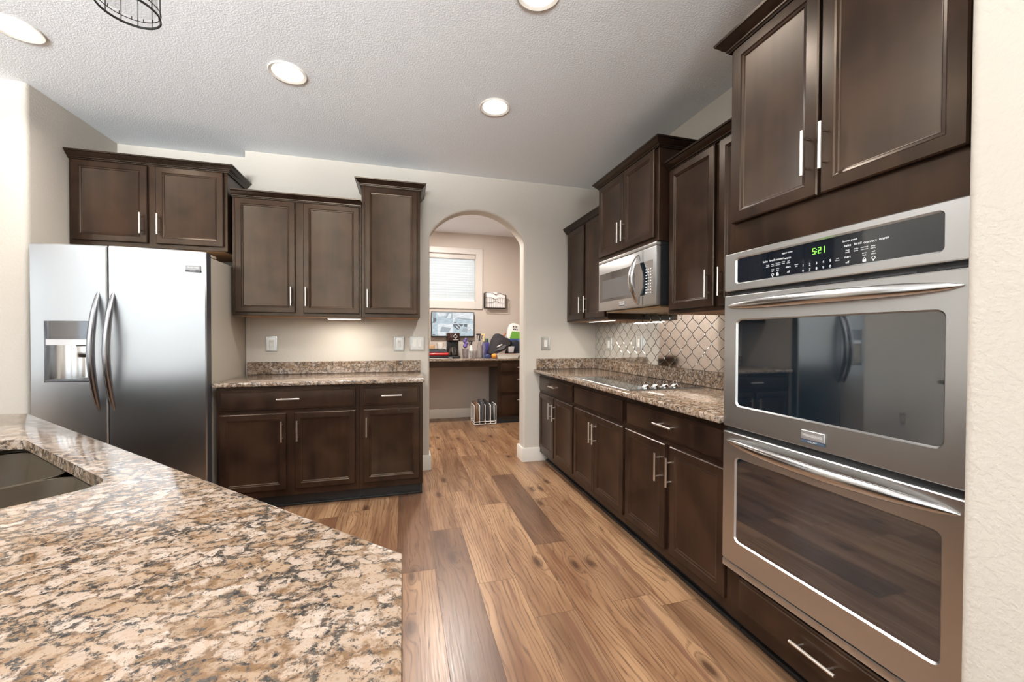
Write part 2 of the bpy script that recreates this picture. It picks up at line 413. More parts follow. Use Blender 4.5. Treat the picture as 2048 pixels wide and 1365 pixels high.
# floor: every plank a face of one floor mesh, joints where the photograph has them
def build_floor():
    bm = bmesh.new(); uvl = bm.loops.layers.uv.new('plank'); tl = bm.loops.layers.float_color.new('tone')
    Wd = 0.1965; L = 1.205; x0 = 0.165; rnd = random.Random(11)
    joints = {0: 2.55, 1: 1.945, 2: 1.645, 3: 2.222, 4: 1.652, 5: 1.567, -1: 2.13}
    tones = {(0, 1.345): 0.80, (3, 2.222): 0.85, (-1, 2.13): 0.85, (2, 0.44): 0.45, (5, 0.362): 0.42, (0, 2.55): 0.18, (1, 1.945): 0.10,
             (1, 0.74): 0.05, (4, 1.652): 0.28, (4, 0.447): 0.12, (5, 1.567): 0.06, (2, 1.645): 0.12, (3, 1.017): 0.10, (-1, 0.925): 0.08, (5, 2.772): 0.2,
             (4, 2.857): 0.1, (2, 2.85): 0.22, (1, 3.15): 0.3}
    z = 0.0
    def quad(a0, a1, b0, b1, off, t, h, mi):
        vs = [bm.verts.new((a, b, h)) for a, b in ((a0, b0), (a1, b0), (a1, b1), (a0, b1))]
        f = bm.faces.new(vs); f.material_index = mi
        for l in f.loops:
            l[uvl].uv = (l.vert.co.y - b0 + off[0], l.vert.co.x - a0 + off[1]); l[tl] = (t, 0, 0, 1)
    i0 = int(math.floor((-6.05 - x0) / Wd)); i1 = int(math.ceil((2.4 - x0) / Wd))
    for i in range(i0, i1):
        a0 = max(x0 + i * Wd, -6.05); a1 = min(x0 + (i + 1) * Wd, 2.4)
        j = joints.get(i, rnd.uniform(0, L)); n = math.floor((-5.1 - j) / L)
        while j + n * L < 6.2:
            b0 = j + n * L; b1 = b0 + L
            t = None
            for (ci, y), tv in tones.items():
                if ci == i and abs(b0 - y) < 0.03: t = tv
            if t is None: t = rnd.choice([0.05, 0.1, 0.15, 0.2, 0.3, 0.5, 0.8]) if rnd.random() < 0.8 else 0.0
            g = 0.0008
            quad(a0 + g, a1 - g, b0 + g, b1 - g, (rnd.uniform(0, 60), rnd.uniform(0, 60)), t, 0.0, 0)
            n += 1
    quad(-6.05, 2.4, -5.1, 6.2, (0, 0), 0.5, -0.0015, 1)
    for a0, a1, b0, b1 in ((-6.05, 2.4, -5.1, 6.2),):
        vs = [bm.verts.new((a, b, -0.06)) for a, b in ((a0, b0), (a1, b0), (a1, b1), (a0, b1))]; f = bm.faces.new(list(reversed(vs))); f.material_index = 1
    me = bpy.data.meshes.new('floor'); bm.to_mesh(me); bm.free(); me.materials.append(M_FLOOR); me.materials.append(M_SEAM)
    o = bpy.data.objects.new('floor', me); COL.objects.link(o); struct(o)
build_floor()

def sbox(name, m, a0, a1, b0, b1, z0, z1):
    return struct(MB().box(a0, a1, b0, b1, z0, z1).build(name, m))
sbox('ceiling', M_CEIL, -6.05, 2.1, -5.1, 3.95, ZC, ZC + 0.1)
sbox('ceiling', M_NOOKCEIL, -1.3, 2.4, 3.906, 6.2, 2.80, 2.9)

_b = MB().box(-6.0, 1.14, -5.0, -1.15, 0.001, 0.014)  # unseen pale sheet, added behind the camera to bounce light onto the ceiling
struct(_b.build('added_bounce_floor', paint('pale_bounce_surface', (0.62, 0.58, 0.52), 400, 0.5, 0.95)))
# back wall with the arched opening
def arch_wall():
    xa, xb, zs, zt = 0.237, 1.147, 2.175, 2.434
    hw = (xb - xa) / 2; rise = zt - zs; R = (hw * hw + rise * rise) / (2 * rise); cx = (xa + xb) / 2; cz = zt - R
    th = math.asin(hw / R); n = 20
    arc = [(cx + R * math.sin(-th + 2 * th * k / n), cz + R * math.cos(-th + 2 * th * k / n)) for k in range(n + 1)]
    def fil(a, x):   # ease the kink where the arch springs
        p0, c, p1 = Vector((x, zs - 0.03)), Vector((x, zs + 0.012)), Vector(a)
        return [tuple(p0 * (1 - q) ** 2 + c * 2 * q * (1 - q) + p1 * q * q) for q in (0, 0.25, 0.5, 0.75)]
    line = [(xa, 0.0)] + fil(arc[2], xa) + arc[2:-2] + fil(arc[-3], xb)[::-1] + [(xb, 0.0)]
    def grow(o):     # the opening's outline moved o into the wall
        out = []
        for i, p in enumerate(line):
            a = Vector(line[max(i - 1, 0)]); c = Vector(line[min(i + 1, len(line) - 1)]); d = (c - a).normalized()
            if i in (0, len(line) - 1): out.append((p[0] + (-o if i == 0 else o), p[1])); continue
            out.append((p[0] - d.y * o, p[1] + d.x * o))
        return out
    b = MB(); r = 0.022; y0, y1 = YB, 3.905; rg = []
    for k in range(5):
        an = PI / 2 * k / 4; rg.append((r * (1 - math.sin(an)), y0 + r * (1 - math.cos(an))))
    for k in range(5):
        an = PI / 2 * (1 - k / 4); rg.append((r * (1 - math.sin(an)), y1 - r * (1 - math.cos(an))))
    V = [[b.v(p[0], y, p[1]) for p in grow(o)] for o, y in rg]
    n = len(line)
    for i in range(len(V) - 1):
        for k in range(n - 1): b.f([V[i][k], V[i][k + 1], V[i + 1][k + 1], V[i + 1][k]])
    ends = []
    for y, L_ in ((y0, V[0]), (y1, V[-1])):
        c = [b.v(XR + 0.13, y, 0), b.v(XR + 0.13, y, ZC), b.v(-1.25, y, ZC), b.v(-1.25, y, 0)]; ends.append(c)
        m = n // 2; top = (c[1], c[2])
        b.f([c[3]] + L_[:m + 1] + [c[2]]); b.f(L_[m:] + [c[0], c[1], c[2]])
    for k in range(3): b.f([ends[0][k], ends[0][k + 1], ends[1][k + 1], ends[1][k]])
    return struct(b.build('wall_back', M_WALL))
arch_wall()
def vert_edge(x, y):
    def sel(e):
        a, c = e.verts[0].co, e.verts[1].co
        return abs(a.z - c.z) > 1 and abs(a.x - x) < 1e-4 and abs(a.y - y) < 1e-4
    return sel
struct(MB().prism([(-6.05, 3.09), (-2.185, 3.09), (-2.185, 3.95), (-6.05, 3.95)], 0, ZC, 'z', 0.03, 4, vert_edge(-2.185, 3.09)).build('wall_left', M_WALL))
sbox('wall_alcove', M_WALL, -2.185, -1.25, 3.885, 3.95, 0, ZC)
sbox('wall_right', M_WALL, XR, XR + 0.13, 0.56, YB, 0, ZC)
struct(MB().prism([(1.15, -5.05), (1.15, 0.562), (2.053, 0.562), (2.053, -5.05)], 0, ZC, 'z', 0.02, 4, vert_edge(1.15, 0.562)).build('wall_front', M_WALL))
# rear and left walls of the room behind the camera, with window openings
def wall_with_holes(name, m, axis, t0, t1, u0, u1, z1, holes):
    b = MB()
    def bx(ua, ub, za, zb):
        if ub - ua < 1e-4 or zb - za < 1e-4: return
        if axis == 'y': b.box(ua, ub, t0, t1, za, zb)
        else: b.box(t0, t1, ua, ub, za, zb)
    u = u0
    for (ha, hb, hz0, hz1) in holes:
        bx(u, ha, 0, z1); bx(ha, hb, 0, hz0); bx(ha, hb, hz1, z1); u = hb
    bx(u, u1, 0, z1)
    return struct(b.build(name, m))
def window(n, axis, t, face, ua, ub, za, zb, mull=1):
    """frame + panes set in the opening; t = middle of the wall; face = room side (sign)"""
    b = MB(); w = 0.05
    def bx(bb, a0, a1, z0, z1, dt=0.03):
        if axis == 'y': bb.box(a0, a1, t - dt, t + dt, z0, z1, 0.004)
        else: bb.box(t - dt, t + dt, a0, a1, z0, z1, 0.004)
    bx(b, ua, ua + w, za, zb); bx(b, ub - w, ub, za, zb); bx(b, ua + w, ub - w, za, za + w); bx(b, ua + w, ub - w, zb - w, zb)
    for k in range(mull):
        c = ua + (ub - ua) * (k + 1) / (mull + 1); bx(b, c - 0.03, c + 0.03, za + w, zb - w)
    fr = struct(b.build(n, M_WINTRIM))
    p = MB(); bx(p, ua + w, ub - w, za + w, zb - w, 0.004); p.build('pane', M_PANE, fr)
    return fr
wall_with_holes('wall_rear', M_WALL, 'y', -5.15, -5.02, -6.05, 1.15, ZC, [(-5.4, -3.2, 0.5, 2.4), (-2.4, -0.2, 0.5, 2.4)])
wall_with_holes('wall_side', M_WALL, 'x', -6.15, -6.02, -5.05, 3.09, ZC, [(-3.7, -1.5, 0.5, 2.4), (0.25, 1.95, 0.5, 2.4)])
window('window_2', 'y', -5.085, 1, -5.4, -3.2, 0.5, 2.4)
window('window_3', 'y', -5.085, 1, -2.4, -0.2, 0.5, 2.4)
window('window_4', 'x', -6.085, 1, -3.7, -1.5, 0.5, 2.4)
window('window_5', 'x', -6.085, 1, 0.25, 1.95, 0.5, 2.4)
# small room beyond the arch
sbox('wall_nook_left', M_NOOKWALL, -0.5, -0.4, 3.905, 6.05, 0, 2.8)
sbox('wall_nook_right', M_NOOKWALL, 2.02, 2.12, 3.905, 6.05, 0, 2.8)
YF = 6.043
wall_with_holes('wall_nook_back', M_NOOKWALL, 'y', YF, YF + 0.14, -0.5, 2.12, 2.8, [(0.21, 1.08, 1.765, 2.487)])
# baseboards
def base(name, pts):
    """pts: wall-line polyline in XY; board stands on its right-hand side"""
    b = MB(); t, h = 0.016, 0.135
    P = [Vector((p[0], p[1], 0)) for p in pts]
    def off(i, o):
        dirs = []
        if i > 0: dirs.append((P[i] - P[i - 1]).normalized())
        if i < len(P) - 1: dirs.append((P[i + 1] - P[i]).normalized())
        ns = [Vector((d.y, -d.x, 0)) for d in dirs]
        if len(ns) == 1: return P[i] + ns[0] * o
        s = ns[0] + ns[1]; return P[i] + s * (o / (1 + ns[0].dot(ns[1])))
    rings = []
    for i in range(len(P)):
        q0, q1, q2 = off(i, 0.0), off(i, t), off(i, t * 0.55)
        rings.append([(q0.x, q0.y, 0), (q1.x, q1.y, 0), (q1.x, q1.y, h - 0.012), (q2.x, q2.y, h), (q0.x, q0.y, h)])
    b.rings(rings); return struct(b.build(name, M_TRIM))
base('baseboard_left', [(0.150, YB), (0.237, YB), (0.237, 3.905), (-0.39, 3.905)])
base('baseboard_right', [(2.01, 3.905), (1.147, 3.905), (1.147, YB), (1.372, YB)])
base('baseboard_back', [(-0.40, YF), (1.283, YF)])
base('baseboard_nook', [(2.02, 5.44), (2.02, 3.93)])

# ------------------------------------------------------------------ cabinet pieces
RAIL = 0.043
DOOR = [(0, 0.0005), (0, 0.016), (0.004, 0.020), (RAIL - 0.004, 0.020), (RAIL, 0.0165), (RAIL + 0.007, 0.0145), (RAIL + 0.010, 0.0115), (RAIL + 0.013, 0.0105)]
DRAW = [(0, 0.0005), (0, 0.013), (0.003, 0.0165), (0.010, 0.0165), (0.013, 0.0200), (0.016, 0.0205)]
def pull(F, parent, a, z, vertical=True, L=0.145, d0=0.020, d1=0.050):
    b = MB(F); h = L / 2; s = 0.048
    if vertical:
        b.tube([(a, d1, z - h), (a, d1, z + h)], 0.0060, 10)
        for k in (-s, s): b.tube([(a, d0 - 0.004, z + k), (a, d1, z + k)], 0.0042, 8)
    else:
        b.tube([(a - h, d1, z), (a + h, d1, z)], 0.0060, 10)
        for k in (-s, s): b.tube([(a + k, d0 - 0.004, z), (a + k, d1, z)], 0.0042, 8)
    return b.build('handle', M_NICKEL, parent)
def door(F, parent, a0, a1, z0, z1, ha=None, hz=None):
    d = MB(F).panel(a0, a1, z0, z1, DOOR).build('door', M_WOOD, parent, smooth=20)
    if ha is not None: pull(F, d, ha, hz)
    return d
def drawer(F, parent, a0, a1, z0, z1, ha=None, hz=None, L=0.145):
    d = MB(F).panel(a0, a1, z0, z1, DRAW).build('drawer', M_WOOD, parent, smooth=20)
    if ha is not None: pull(F, d, ha, hz if hz else (z0 + z1) / 2 + 0.006, False, L)
    return d
CROWN = [(0.0, 0.0), (0.010, 0.0), (0.012, 0.006), (0.017, 0.009), (0.018, 0.014), (0.026, 0.020), (0.036, 0.032), (0.041, 0.040), (0.048, 0.043), (0.050, 0.052), (0.0, 0.052)]
def crown(F, parent, a0, a1, zb, dback, left, right, dr=None):
    b = MB(F); R = []
    for o, h in CROWN:
        ol = o if left else 0; orr = o if right else 0
        R.append([(a0 - ol, dback, zb + h), (a0 - ol, o, zb + h), (a1 + orr, o, zb + h), (a1 + orr, dback if dr is None else dr, zb + h)])
    # bridge along the profile
    vs = [[b.v(*p) for p in r] for r in R]; n = len(vs)
    for i in range(n):
        for k in range(3): b.f([vs[i][k], vs[i][k + 1], vs[(i + 1) % n][k + 1], vs[(i + 1) % n][k]])
    b.f([vs[i][0] for i in range(n)]); b.f([vs[i][3] for i in range(n)])
    return b.build('crown_molding', M_CROWN, parent, smooth=25)
def carcass(F, parent, a0, a1, dback, z0, z1, under=False):
    b = MB(F).mat(M_WOOD)
    b.box(a0, a1, dback, 0, z0, z1, 0.0015, 1)
    c = b.build('carcass', None, parent)
    if under:
        MB(F).box(a0 + 0.02, a1 - 0.02, dback + 0.01, -0.02, z0 - 0.0015, z0 + 0.001).build('underside', M_RAWWOOD, parent)
    return c

# ---- left run, back wall
FL = face_back(3.132)
t = thing('base_cabinet', (-0.767, 3.43, 0), 'wide dark base cabinet beside the refrigerator, one long drawer over two doors', 'cabinet', None)
carcass(FL, t, -1.224, -0.3125, -0.605, 0.10, 0.884)
MB(FL).box(-1.224, -0.3125, -0.60, -0.072, 0.0, 0.0995).build('toe_kick', M_TOE, t)
MB(FL).box(-1.224, -0.3125, -0.0715, -0.058, 0.0, 0.018, 0.004).build('shoe_molding', M_TOE, t)
drawer(FL, t, -1.202, -0.339, 0.719, 0.855, -0.775)
door(FL, t, -1.202, -0.795, 0.150, 0.691, -0.818, 0.566)
door(FL, t, -0.741, -0.339, 0.150, 0.691, -0.719, 0.566)
t = thing('base_cabinet', (-0.08, 3.43, 0), 'narrow dark base cabinet at the end beside the arch, one drawer over one door', 'cabinet')
carcass(FL, t, -0.3105, 0.147, -0.605, 0.10, 0.884)
MB(FL).box(-0.3105, 0.147, -0.60, -0.072, 0.0, 0.0995).build('toe_kick', M_TOE, t)
MB(FL).box(-0.3105, 0.147, -0.0715, -0.058, 0.0, 0.018, 0.004).build('shoe_molding', M_TOE, t)
drawer(FL, t, -0.281, 0.120, 0.721, 0.855, -0.080)
door(FL, t, -0.281, 0.120, 0.148, 0.691, -0.258, 0.566)

t = thing('countertop', (-0.54, 3.42, 0.885), 'short speckled granite countertop between the refrigerator and the arch', 'countertop')
MB().box(-1.237, 0.157, 3.094, 3.7415, 0.8845, 0.914, 0.006, 3).build('slab', M_GRANITE, t)
MB().box(-1.237, 0.152, 3.722, 3.7415, 0.9145, 1.016, 0.002, 1).build('upstand', M_GRANITE, t)

FU = face_back(3.412)
t = thing('wall_cabinet', (-0.774, 3.57, 1.388), 'two-door dark wall cabinet above the short granite counter', 'cabinet')
carcass(FU, t, -1.225, -0.3235, -0.329, 1.388, 2.276, True)
door(FU, t, -1.203, -0.801, 1.413, 2.263, -0.824, 1.538)
door(FU, t, -0.744, -0.339, 1.413, 2.263, -0.722, 1.538)
crown(FU, t, -1.225, -0.3235, 2.268, -0.329, False, False)
t = thing('wall_cabinet', (-0.09, 3.57, 1.388), 'tall narrow single-door dark wall cabinet beside the arch', 'cabinet')
carcass(FU, t, -0.3215, 0.137, -0.329, 1.388, 2.456, True)
door(FU, t, -0.296, 0.114, 1.418, 2.434, -0.274, 1.538)
crown(FU, t, -0.3215, 0.137, 2.446, -0.329, True, True)
FO = face_back(3.40)
t = thing('wall_cabinet', (-1.71, 3.64, 1.857), 'wide dark wall cabinet hung over the refrigerator', 'cabinet')
carcass(FO, t, -2.181, -1.2505, -0.484, 1.857, 2.446, True)
door(FO, t, -2.157, -1.735, 1.887, 2.428, -1.763, 2.018)
door(FO, t, -1.685, -1.272, 1.887, 2.430, -1.663, 2.018)
crown(FO, t, -2.181, -1.2505, 2.434, -0.484, False, True, -0.341)

# ---- right run
FB = face_right(1.305)
def base_right(y0, y1, label, dr, d1, d2, h1, h2, handle=True):
    t = thing('base_cabinet', (1.61, (y0 + y1) / 2, 0), label, 'cabinet')
    carcass(FB, t, -y0, -y1, -0.615, 0.10, 0.884)
    MB(FB).box(-y0, -y1, -0.60, -0.079, 0.0, 0.0995).build('toe_kick', M_TOE, t)
    MB(FB).box(-y0, -y1, -0.0785, -0.062, 0.0, 0.020, 0.004).build('shoe_molding', M_TOE, t)
    drawer(FB, t, -dr[0], -dr[1], 0.717, 0.850, (-(dr[0] + dr[1]) / 2) if handle else None)
    door(FB, t, -d1[0], -d1[1], 0.152, 0.691, -h1, 0.566)
    door(FB, t, -d2[0], -d2[1], 0.152, 0.691, -h2, 0.566)
base_right(3.700, 2.8775, 'dark base cabinet farthest along the right wall, next to the arch wall', (3.672, 2.894), (3.668, 3.292), (3.272, 2.885), 3.345, 3.255)
base_right(2.8755, 2.1285, 'dark base cabinet under the cooktop, with a false drawer front without a handle', (2.856, 2.156), (2.856, 2.514), (2.510, 2.142), 2.536, 2.488, False)
base_right(2.1265, 1.3405, 'dark base cabinet beside the double oven, between it and the cooktop', (2.101, 1.353), (2.112, 1.740), (1.702, 1.348), 1.780, 1.687)

t = thing('countertop', (1.585, 2.54, 0.885), 'long speckled granite countertop along the right wall, with the cooktop in it', 'countertop')
MB().box(1.248, XR - 0.001, 1.3405, YB - 0.001, 0.8845, 0.914, 0.006, 3).build('slab', M_GRANITE, t)
MB().box(1.903, XR - 0.001, 1.3405, YB - 0.0205, 0.9145, 1.016, 0.002, 1).build('upstand', M_GRANITE, t)
MB().box(1.279, XR - 0.001, YB - 0.020, YB - 0.001, 0.9145, 1.016, 0.002, 1).build('upstand', M_GRANITE, t)

FR = face_right(1.587)
t = thing('wall_cabinet', (1.755, 3.29, 1.38), 'two-door dark wall cabinet between the arch wall and the microwave', 'cabinet')
carcass(FR, t, -3.700, -2.8775, -0.335, 1.380, 2.262, True)
door(FR, t, -3.632, -3.294, 1.402, 2.248, -3.322, 1.524)
door(FR, t, -3.250, -2.90, 1.402, 2.248, -3.222, 1.524)
crown(FR, t, -3.700, -2.8775, 2.254, -0.335, False, False)
t = thing('wall_cabinet', (1.755, 1.73, 1.38), 'two-door dark wall cabinet between the microwave and the double oven', 'cabinet')
carcass(FR, t, -2.1205, -1.3405, -0.335, 1.380, 2.262, True)
door(FR, t, -2.096, -1.733, 1.402, 2.248, -1.760, 1.522)
door(FR, t, -1.700, -1.36, 1.402, 2.248, -1.668, 1.522)
crown(FR, t, -2.1205, -1.3405, 2.254, -0.335, False, False)
FM = face_right(1.515)
t = thing('wall_cabinet', (1.72, 2.50, 1.83), 'short two-door dark wall cabinet directly above the microwave', 'cabinet')
carcass(FM, t, -2.8755, -2.1225, -0.407, 1.832, 2.412, False)
door(FM, t, -2.866, -2.512, 1.858, 2.402, -2.535, 1.978)
door(FM, t, -2.506, -2.152, 1.858, 2.402, -2.482, 1.978)
crown(FM, t, -2.8755, -2.1225, 2.402, -0.407, True, True)

# tall oven cabinet
FT = face_right(1.295)
t = thing('oven_cabinet', (1.6, 0.955, 0), 'tall dark cabinet framing the double wall oven', 'cabinet')
b = MB(FT)
b.box(-1.3385, -1.318, -0.62, 0, 0.10, 2.405); b.box(-0.590, -0.566, -0.62, 0, 0.10, 2.405)
b.box(-1.3175, -0.5905, -0.62, 0, 1.576, 2.405); b.box(-1.3175, -0.5905, -0.62, 0, 0.10, 0.300)
b.build('carcass', M_WOOD, t)
MB(FT).box(-1.3385, -0.566, -0.60, -0.089, 0.0, 0.0995).build('toe_kick', M_TOE, t)
MB(FT).box(-1.3385, -0.566, -0.0885, -0.072, 0.0, 0.020, 0.004).build('shoe_molding', M_TOE, t)
door(FT, t, -1.316, -0.974, 1.696, 2.385, -1.000, 1.836)
door(FT, t, -0.964, -0.620, 1.696, 2.385, -0.942, 1.836)
drawer(FT, t, -1.272, -0.634, 0.160, 0.292, -0.950, 0.224)
crown(FT, t, -1.3385, -0.566, 2.396, -0.62, True, False)

# ------------------------------------------------------------------ double oven
FV = face_right(1.295)
t = thing('double_oven', (1.55, 0.955, 0.31), 'stainless steel double wall oven set in the tall dark cabinet', 'oven')
YA, YZ = -1.336, -0.600
MB(FV).box(-1.316, -0.592, -0.55, 0.004, 0.303, 1.574).build('housing', M_BLACKPL, t)
def rrect(a0, a1, z0, z1, r, n=5):
    P = []
    for cx, cz, s in ((a1 - r, z1 - r, 0), (a0 + r, z1 - r, 1), (a0 + r, z0 + r, 2), (a1 - r, z0 + r, 3)):
        for k in range(n + 1):
            an = PI / 2 * (s + k / n); P.append((cx + r * math.cos(an), cz + r * math.sin(an)))
    return P
def framed(F, name, m, parent, a0, a1, z0, z1, d0, d1, ha0, ha1, hz0, hz1, r=0.02, lip=0.006):
    """a plate with a rounded-corner window opening, its lip chamfered inwards"""
    b = MB(F); n = 5
    N = 4 * (n + 1)
    O = rrect(a0, a1, z0, z1, 0.006, n); I = rrect(ha0, ha1, hz0, hz1, r, n); J = rrect(ha0 + lip, ha1 - lip, hz0 + lip, hz1 - lip, max(r - lip, 0.004), n)
    Oi = rrect(a0 + 0.003, a1 - 0.003, z0 + 0.003, z1 - 0.003, 0.005, n)
    rg = [[(p[0], d0, p[1]) for p in O], [(p[0], d1 - 0.003, p[1]) for p in O], [(p[0], d1, p[1]) for p in Oi],
          [(p[0], d1, p[1]) for p in I], [(p[0], d1 - 0.008, p[1]) for p in J], [(p[0], d0, p[1]) for p in J]]
    vs = [[b.v(*p) for p in r_] for r_ in rg]
    for i in range(len(vs)):
        A, B = vs[i], vs[(i + 1) % len(vs)]
        for k in range(N): b.f([A[k], A[(k + 1) % N], B[(k + 1) % N], B[k]])
    return b.build(name, m, parent, smooth=30)
def glass(F, name, m, parent, a0, a1, z0, z1, r, d0, d1):
    return MB(F).prism([(p[0], p[1]) for p in rrect(a0, a1, z0, z1, r)], d0, d1, 'd').build(name, m, parent)
def bow(F, name, m, parent, p0, p1, out, d0, ra, rb, ref=(0, 0, 1), n=28, pw=2.0):
    b = MB(F); A, B = Vector(p0), Vector(p1); pts = []
    for k in range(n + 1):
        s = k / n; q = A.lerp(B, s); q.y = d0 + out * (1 - abs(2 * s - 1) ** pw); pts.append(tuple(q))
    def rad(s):
        e = (1 - abs(2 * s - 1) ** 3.0) ** 0.55 if 0 < s < 1 else 0.0
        return (ra * (0.10 + 0.90 * e), rb * (0.25 + 0.75 * e))
    b.tube(pts, rad, 14, ref); return b.build(name, m, parent)
cp = framed(FV, 'control_panel', M_STEEL, t, YA, YZ, 1.424, 1.572, 0.001, 0.030, -1.283, -0.653, 1.448, 1.552, 0.014)
dg = glass(FV, 'display', M_DISPGLASS, cp, -1.279, -0.657, 1.452, 1.548, 0.010, 0.012, 0.0235)
def legend(items, m, parent, name='lettering', d=0.0242):
    b = MB(FV)
    for s, y, z, size in items: b.text(s, size, -y, z, d)
    return b.build(name, m, parent, smooth=0, recalc=False)
legend([('upper oven', 1.068, 1.531, 0.0085), ('bake', 1.153, 1.514, 0.0105), ('broil', 1.126, 1.514, 0.0105), ('convect', 1.096, 1.514, 0.0105), ('warm', 1.066, 1.512, 0.0105),
        ('keep\nwarm', 1.143, 1.497, 0.006), ('slow\ncook', 1.123, 1.497, 0.006), ('convect\nconvert', 1.102, 1.498, 0.006), ('delay\nbake', 1.082, 1.499, 0.006), ('self\nclean', 1.063, 1.498, 0.006),
        ('start', 1.064, 1.481, 0.0095), ('off', 1.063, 1.464, 0.0095), ('oven\nlight', 1.123, 1.479, 0.006), ('oven\nlock', 1.103, 1.479, 0.006), ('timer\nset', 1.034, 1.481, 0.006),
        ('1', 1.011, 1.4765, 0.012), ('2', 0.989, 1.4765, 0.012), ('3', 0.967, 1.4765, 0.012), ('4', 0.946, 1.4765, 0.012), ('5', 0.925, 1.4765, 0.012),
        ('6', 1.011, 1.4595, 0.012), ('7', 0.989, 1.4595, 0.012), ('8', 0.967, 1.4595, 0.012), ('9', 0.946, 1.4595, 0.012), ('0', 0.925, 1.4595, 0.012),
        ('set\nclock', 0.904, 1.477, 0.006),
        ('lower oven', 0.870, 1.527, 0.0085), ('bake', 0.876, 1.513, 0.0105), ('broil', 0.848, 1.513, 0.0105), ('convect', 0.817, 1.512, 0.0105), ('warm', 0.783, 1.513, 0.0105),
        ('slow\ncook', 0.876, 1.496, 0.006), ('delay\nbake', 0.853, 1.496, 0.006), ('convect\nconvert', 0.831, 1.496, 0.006), ('keep\nwarm', 0.809, 1.495, 0.006),
        ('start', 0.876, 1.479, 0.0095), ('off', 0.876, 1.463, 0.0095), ('oven\nlock', 0.831, 1.479, 0.006), ('self\nclean', 0.808, 1.479, 0.006)], M_LEGEND, cp)
def icons(cells):
    for kind, y, z in cells:
        b = MB(FV)
        if kind == 'lock':
            b.box(-y - 0.0045, -y + 0.0045, 0.0236, 0.0242, z - 0.006, z + 0.001)
            b.tube([(-y + 0.003 * math.cos(an), 0.0240, z + 0.001 + 0.0045 * math.sin(an)) for an in [PI * k / 8 for k in range(9)]], 0.0007, 5, (0, 1, 0))
        else:
            b.tube([(-y + 0.0042 * math.cos(an), 0.0240, z + 0.0042 * math.sin(an)) for an in [2 * PI * k / 12 for k in range(12)]], 0.0007, 5, (0, 1, 0), True)
            b.box(-y - 0.0016, -y + 0.0016, 0.0236, 0.0242, z - 0.0085, z - 0.005)
        b.build('lock_icon' if kind == 'lock' else 'bulb_icon', M_LEGEND, cp)
icons([('bulb', 1.123, 1.463), ('lock', 1.104, 1.463), ('lock', 0.831, 1.463), ('bulb', 0.808, 1.464)])
# seven segment clock 5:21
def clock():
    b = MB(FV); SEG = {'5': 'afgcd', '2': 'abged', '1': 'bc'}
    w, h, tk, d0, d1 = 0.0095, 0.020, 0.0022, 0.0236, 0.0244
    def seg(a, z, s):
        x0, x1 = a, a + w; zb, zm, zt = z, z + h / 2, z + h
        R = {'a': (x0, x1, zt - tk, zt), 'g': (x0, x1, zm - tk / 2, zm + tk / 2), 'd': (x0, x1, zb, zb + tk), 'f': (x0, x0 + tk, zm, zt), 'b': (x1 - tk, x1, zm, zt),
             'e': (x0, x0 + tk, zb, zm), 'c': (x1 - tk, x1, zb, zm)}[s]
        b.box(R[0], R[1], d0, d1, R[2], R[3])
    for ch, a in (('5', -0.981), ('2', -0.963), ('1', -0.951)):
        for s in SEG[ch]: seg(a, 1.506, s)
    for z in (1.5115, 1.5195): b.box(-0.9690, -0.9668, d0, d1, z, z + 0.0022)
    return b.build('clock_digits', M_CLOCK, cp)
clock()
MB(FV).box(YA + 0.01, YZ - 0.01, 0.001, 0.010, 1.405, 1.4235).build('vent_grille', M_BLACKPL, t)
b = MB(FV)
for k in range(5): b.box(YA + 0.06 + k * 0.15, YA + 0.17 + k * 0.15, 0.0105, 0.0125, 1.4085, 1.4125)
b.build('vent_slot', M_DARKGREY, t)
for nm, z0, z1, gz0, gz1, hz in (('upper', 0.881, 1.4045, 0.966, 1.310, 1.3635), ('lower', 0.339, 0.8590, 0.430, 0.767, 0.823)):
    dr = framed(FV, 'oven_door', M_STEEL, t, YA, YZ, z0, z1, 0.0045, 0.030, -1.276, -0.648, gz0, gz1, 0.020)
    dr['label'] = nm + ' stainless oven door with dark window'
    glass(FV, 'window_glass', M_BLACKGLASS, dr, -1.271, -0.653, gz0 + 0.005, gz1 - 0.005, 0.016, 0.010, 0.0235)
    bow(FV, 'handle', M_HANDLE, dr, (-1.320, 0, hz), (-0.616, 0, hz), 0.044, 0.031, 0.0205, 0.012)
    if nm == 'upper':
        bd = MB(FV).mat(M_BADGE).box(-1.003, -0.927, 0.0305, 0.035, 0.909, 0.938, 0.0012, 1); bd.mat(M_BADGEBLUE).box(-1.003, -0.927, 0.0305, 0.0348, 0.898, 0.9088)
        bd.build('badge', None, dr)
        b = MB(FV); b.text('FRIGIDAIRE', 0.0125, -0.965, 0.9225, 0.0353); b.text('GALLERY', 0.0075, -0.965, 0.9033, 0.0351)
        b.build('badge_lettering', M_WHITEPL, dr, smooth=0, recalc=False)
MB(FV).box(YA + 0.004, YZ - 0.004, 0.0045, 0.014, 0.8592, 0.8808).build('gap_trim', M_BLACKPL, t)
MB(FV).box(YA, YZ, 0.0045, 0.028, 0.308, 0.335, 0.003).build('bottom_trim', M_STEEL, t)

